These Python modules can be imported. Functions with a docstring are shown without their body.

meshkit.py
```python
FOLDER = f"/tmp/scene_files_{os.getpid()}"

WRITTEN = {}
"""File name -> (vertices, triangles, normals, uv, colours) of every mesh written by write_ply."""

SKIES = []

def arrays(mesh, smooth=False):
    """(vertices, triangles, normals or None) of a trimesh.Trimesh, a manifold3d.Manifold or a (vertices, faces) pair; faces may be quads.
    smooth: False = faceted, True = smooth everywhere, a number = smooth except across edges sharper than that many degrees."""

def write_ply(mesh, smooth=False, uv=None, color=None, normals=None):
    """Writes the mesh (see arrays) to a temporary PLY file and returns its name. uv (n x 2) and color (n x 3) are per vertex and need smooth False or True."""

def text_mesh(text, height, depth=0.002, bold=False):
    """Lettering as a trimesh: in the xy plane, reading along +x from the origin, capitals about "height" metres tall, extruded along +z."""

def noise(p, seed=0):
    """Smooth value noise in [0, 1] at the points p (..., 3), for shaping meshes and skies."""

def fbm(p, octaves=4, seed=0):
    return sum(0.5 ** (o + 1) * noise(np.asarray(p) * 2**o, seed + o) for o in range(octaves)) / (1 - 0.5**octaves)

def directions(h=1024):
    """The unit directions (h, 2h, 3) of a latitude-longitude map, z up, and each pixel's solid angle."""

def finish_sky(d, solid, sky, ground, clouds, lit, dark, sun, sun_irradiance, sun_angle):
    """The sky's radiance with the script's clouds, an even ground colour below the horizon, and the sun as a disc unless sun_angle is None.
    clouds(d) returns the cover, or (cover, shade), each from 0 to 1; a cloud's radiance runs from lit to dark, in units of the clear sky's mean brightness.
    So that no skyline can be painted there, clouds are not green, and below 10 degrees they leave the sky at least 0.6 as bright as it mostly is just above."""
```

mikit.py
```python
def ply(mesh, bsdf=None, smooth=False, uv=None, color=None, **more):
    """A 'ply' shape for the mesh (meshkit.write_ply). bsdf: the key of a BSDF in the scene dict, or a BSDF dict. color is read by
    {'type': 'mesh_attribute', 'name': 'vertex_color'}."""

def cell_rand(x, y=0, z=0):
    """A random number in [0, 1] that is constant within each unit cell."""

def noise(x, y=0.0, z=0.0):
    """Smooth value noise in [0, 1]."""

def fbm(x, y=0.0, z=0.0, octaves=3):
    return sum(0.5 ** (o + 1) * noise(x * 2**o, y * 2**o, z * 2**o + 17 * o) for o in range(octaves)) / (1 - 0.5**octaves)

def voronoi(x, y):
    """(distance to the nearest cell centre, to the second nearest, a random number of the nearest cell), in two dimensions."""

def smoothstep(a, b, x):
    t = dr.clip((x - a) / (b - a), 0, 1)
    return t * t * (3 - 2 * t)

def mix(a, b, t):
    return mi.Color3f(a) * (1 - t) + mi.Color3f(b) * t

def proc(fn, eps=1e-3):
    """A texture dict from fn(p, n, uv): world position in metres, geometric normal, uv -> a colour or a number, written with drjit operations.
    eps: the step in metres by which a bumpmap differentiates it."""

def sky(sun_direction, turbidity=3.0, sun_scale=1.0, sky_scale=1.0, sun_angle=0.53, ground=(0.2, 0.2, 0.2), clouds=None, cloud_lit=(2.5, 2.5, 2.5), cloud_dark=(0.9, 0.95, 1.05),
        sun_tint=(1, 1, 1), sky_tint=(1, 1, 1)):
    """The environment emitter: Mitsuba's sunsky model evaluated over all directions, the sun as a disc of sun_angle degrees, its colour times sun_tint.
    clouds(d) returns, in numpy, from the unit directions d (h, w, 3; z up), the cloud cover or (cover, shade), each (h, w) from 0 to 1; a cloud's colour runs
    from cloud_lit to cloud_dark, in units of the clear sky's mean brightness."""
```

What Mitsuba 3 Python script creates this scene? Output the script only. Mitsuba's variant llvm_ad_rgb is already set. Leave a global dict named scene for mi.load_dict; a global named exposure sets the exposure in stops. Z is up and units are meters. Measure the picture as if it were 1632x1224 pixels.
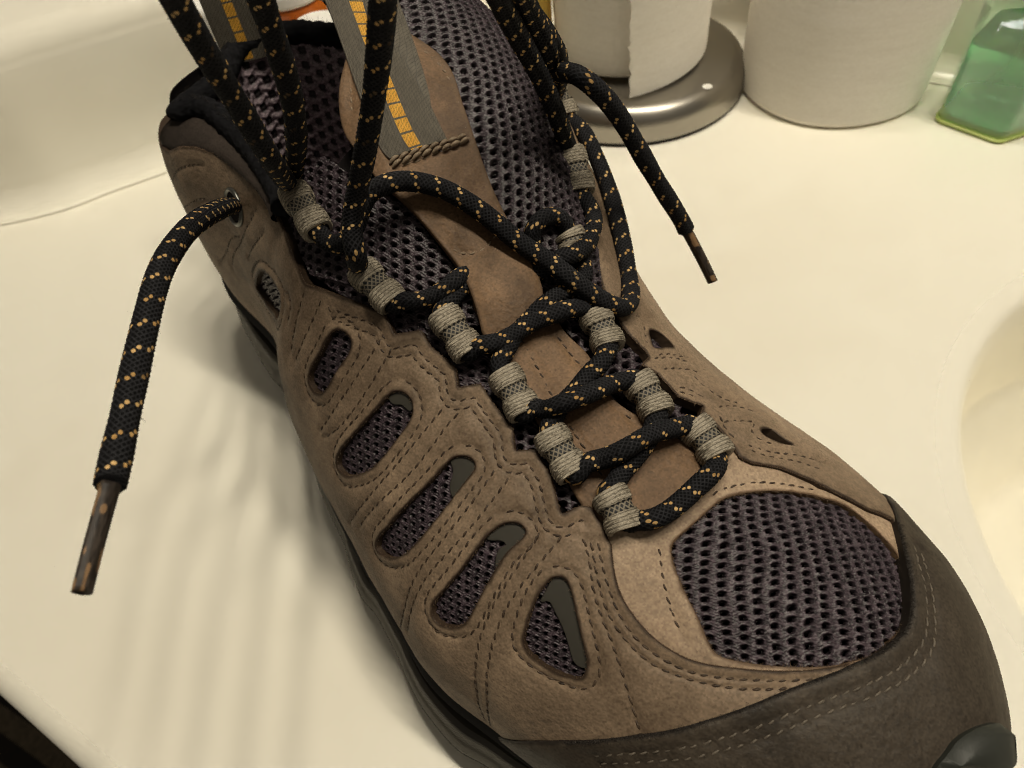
"""A brown trail shoe with loose speckled laces on a cream bathroom counter, lit by a row of vanity bulbs."""
import json, math
import numpy as np
import drjit as dr
import mitsuba as mi
import mikit, meshkit
from mikit import noise, fbm, smoothstep, mix, cell_rand, proc, ply
from scipy.interpolate import PchipInterpolator, CubicSpline
from scipy.spatial import Delaunay, cKDTree
from shapely.geometry import Polygon, LineString, MultiPolygon
from shapely import contains_xy

T = mi.ScalarTransform4f
rng = np.random.default_rng(7)
scene, labels = {}, {}

# ------------------------------------------------------------------ camera, lamps, exposure
exposure = 0.04
PITCH, ROLL, CAM_H = math.radians(52), math.radians(-9.5), 0.22
fw = np.array([0, math.cos(PITCH), -math.sin(PITCH)])
rt0 = np.array([1.0, 0, 0]); up0 = np.cross(rt0, fw)
rt = math.cos(ROLL) * rt0 + math.sin(ROLL) * up0
up = np.cross(rt, fw)
cam_p = np.array([0, 0, CAM_H])
scene['camera'] = {'type': 'thinlens', 'fov': math.degrees(2 * math.atan(816 / 1088)), 'fov_axis': 'x', 'aperture_radius': 0.0006, 'focus_distance': 0.165,
                   'near_clip': 0.005, 'far_clip': 20.0,
                   'to_world': T().look_at(origin=cam_p.tolist(), target=(cam_p + fw).tolist(), up=up.tolist())}
WALL_U = np.array([math.cos(math.radians(-38)), math.sin(math.radians(-38)), 0])     # along the back wall
WALL_N = np.array([WALL_U[1], -WALL_U[0], 0])                                         # from the wall into the room
WALL_P = np.array([0.1405, 0.4359, 0])
BULB_W = 159.0
AMBIENT = 0.104
scene['room_light'] = {'type': 'constant', 'radiance': {'type': 'rgb', 'value': [AMBIENT * 1.0, AMBIENT * 0.89, AMBIENT * 0.72]}}
for i in range(5):
    q = WALL_P + WALL_U * (-0.05 + 0.15 * i) + WALL_N * 0.11
    key = 'vanity_bulb' + ('' if i == 0 else f'_{i:03d}')
    scene[key] = {'type': 'sphere', 'center': [float(q[0]), float(q[1]), 1.12], 'radius': 0.038, 'bsdf': {'type': 'diffuse', 'reflectance': {'type': 'rgb', 'value': [0.8, 0.8, 0.8]}},
                  'emitter': {'type': 'area', 'radiance': {'type': 'rgb', 'value': [BULB_W * 1.0, BULB_W * 0.91, BULB_W * 0.735]}}}
    labels[key] = {'label': ['leftmost round frosted bulb of the vanity lamp above the back wall', 'second round bulb from the left of the vanity lamp', 'middle round bulb of the vanity lamp above the back wall', 'second round bulb from the right of the vanity lamp', 'rightmost round frosted bulb of the vanity lamp'][i], 'category': 'bulb', 'group': 'bulbs of the vanity lamp'}

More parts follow.
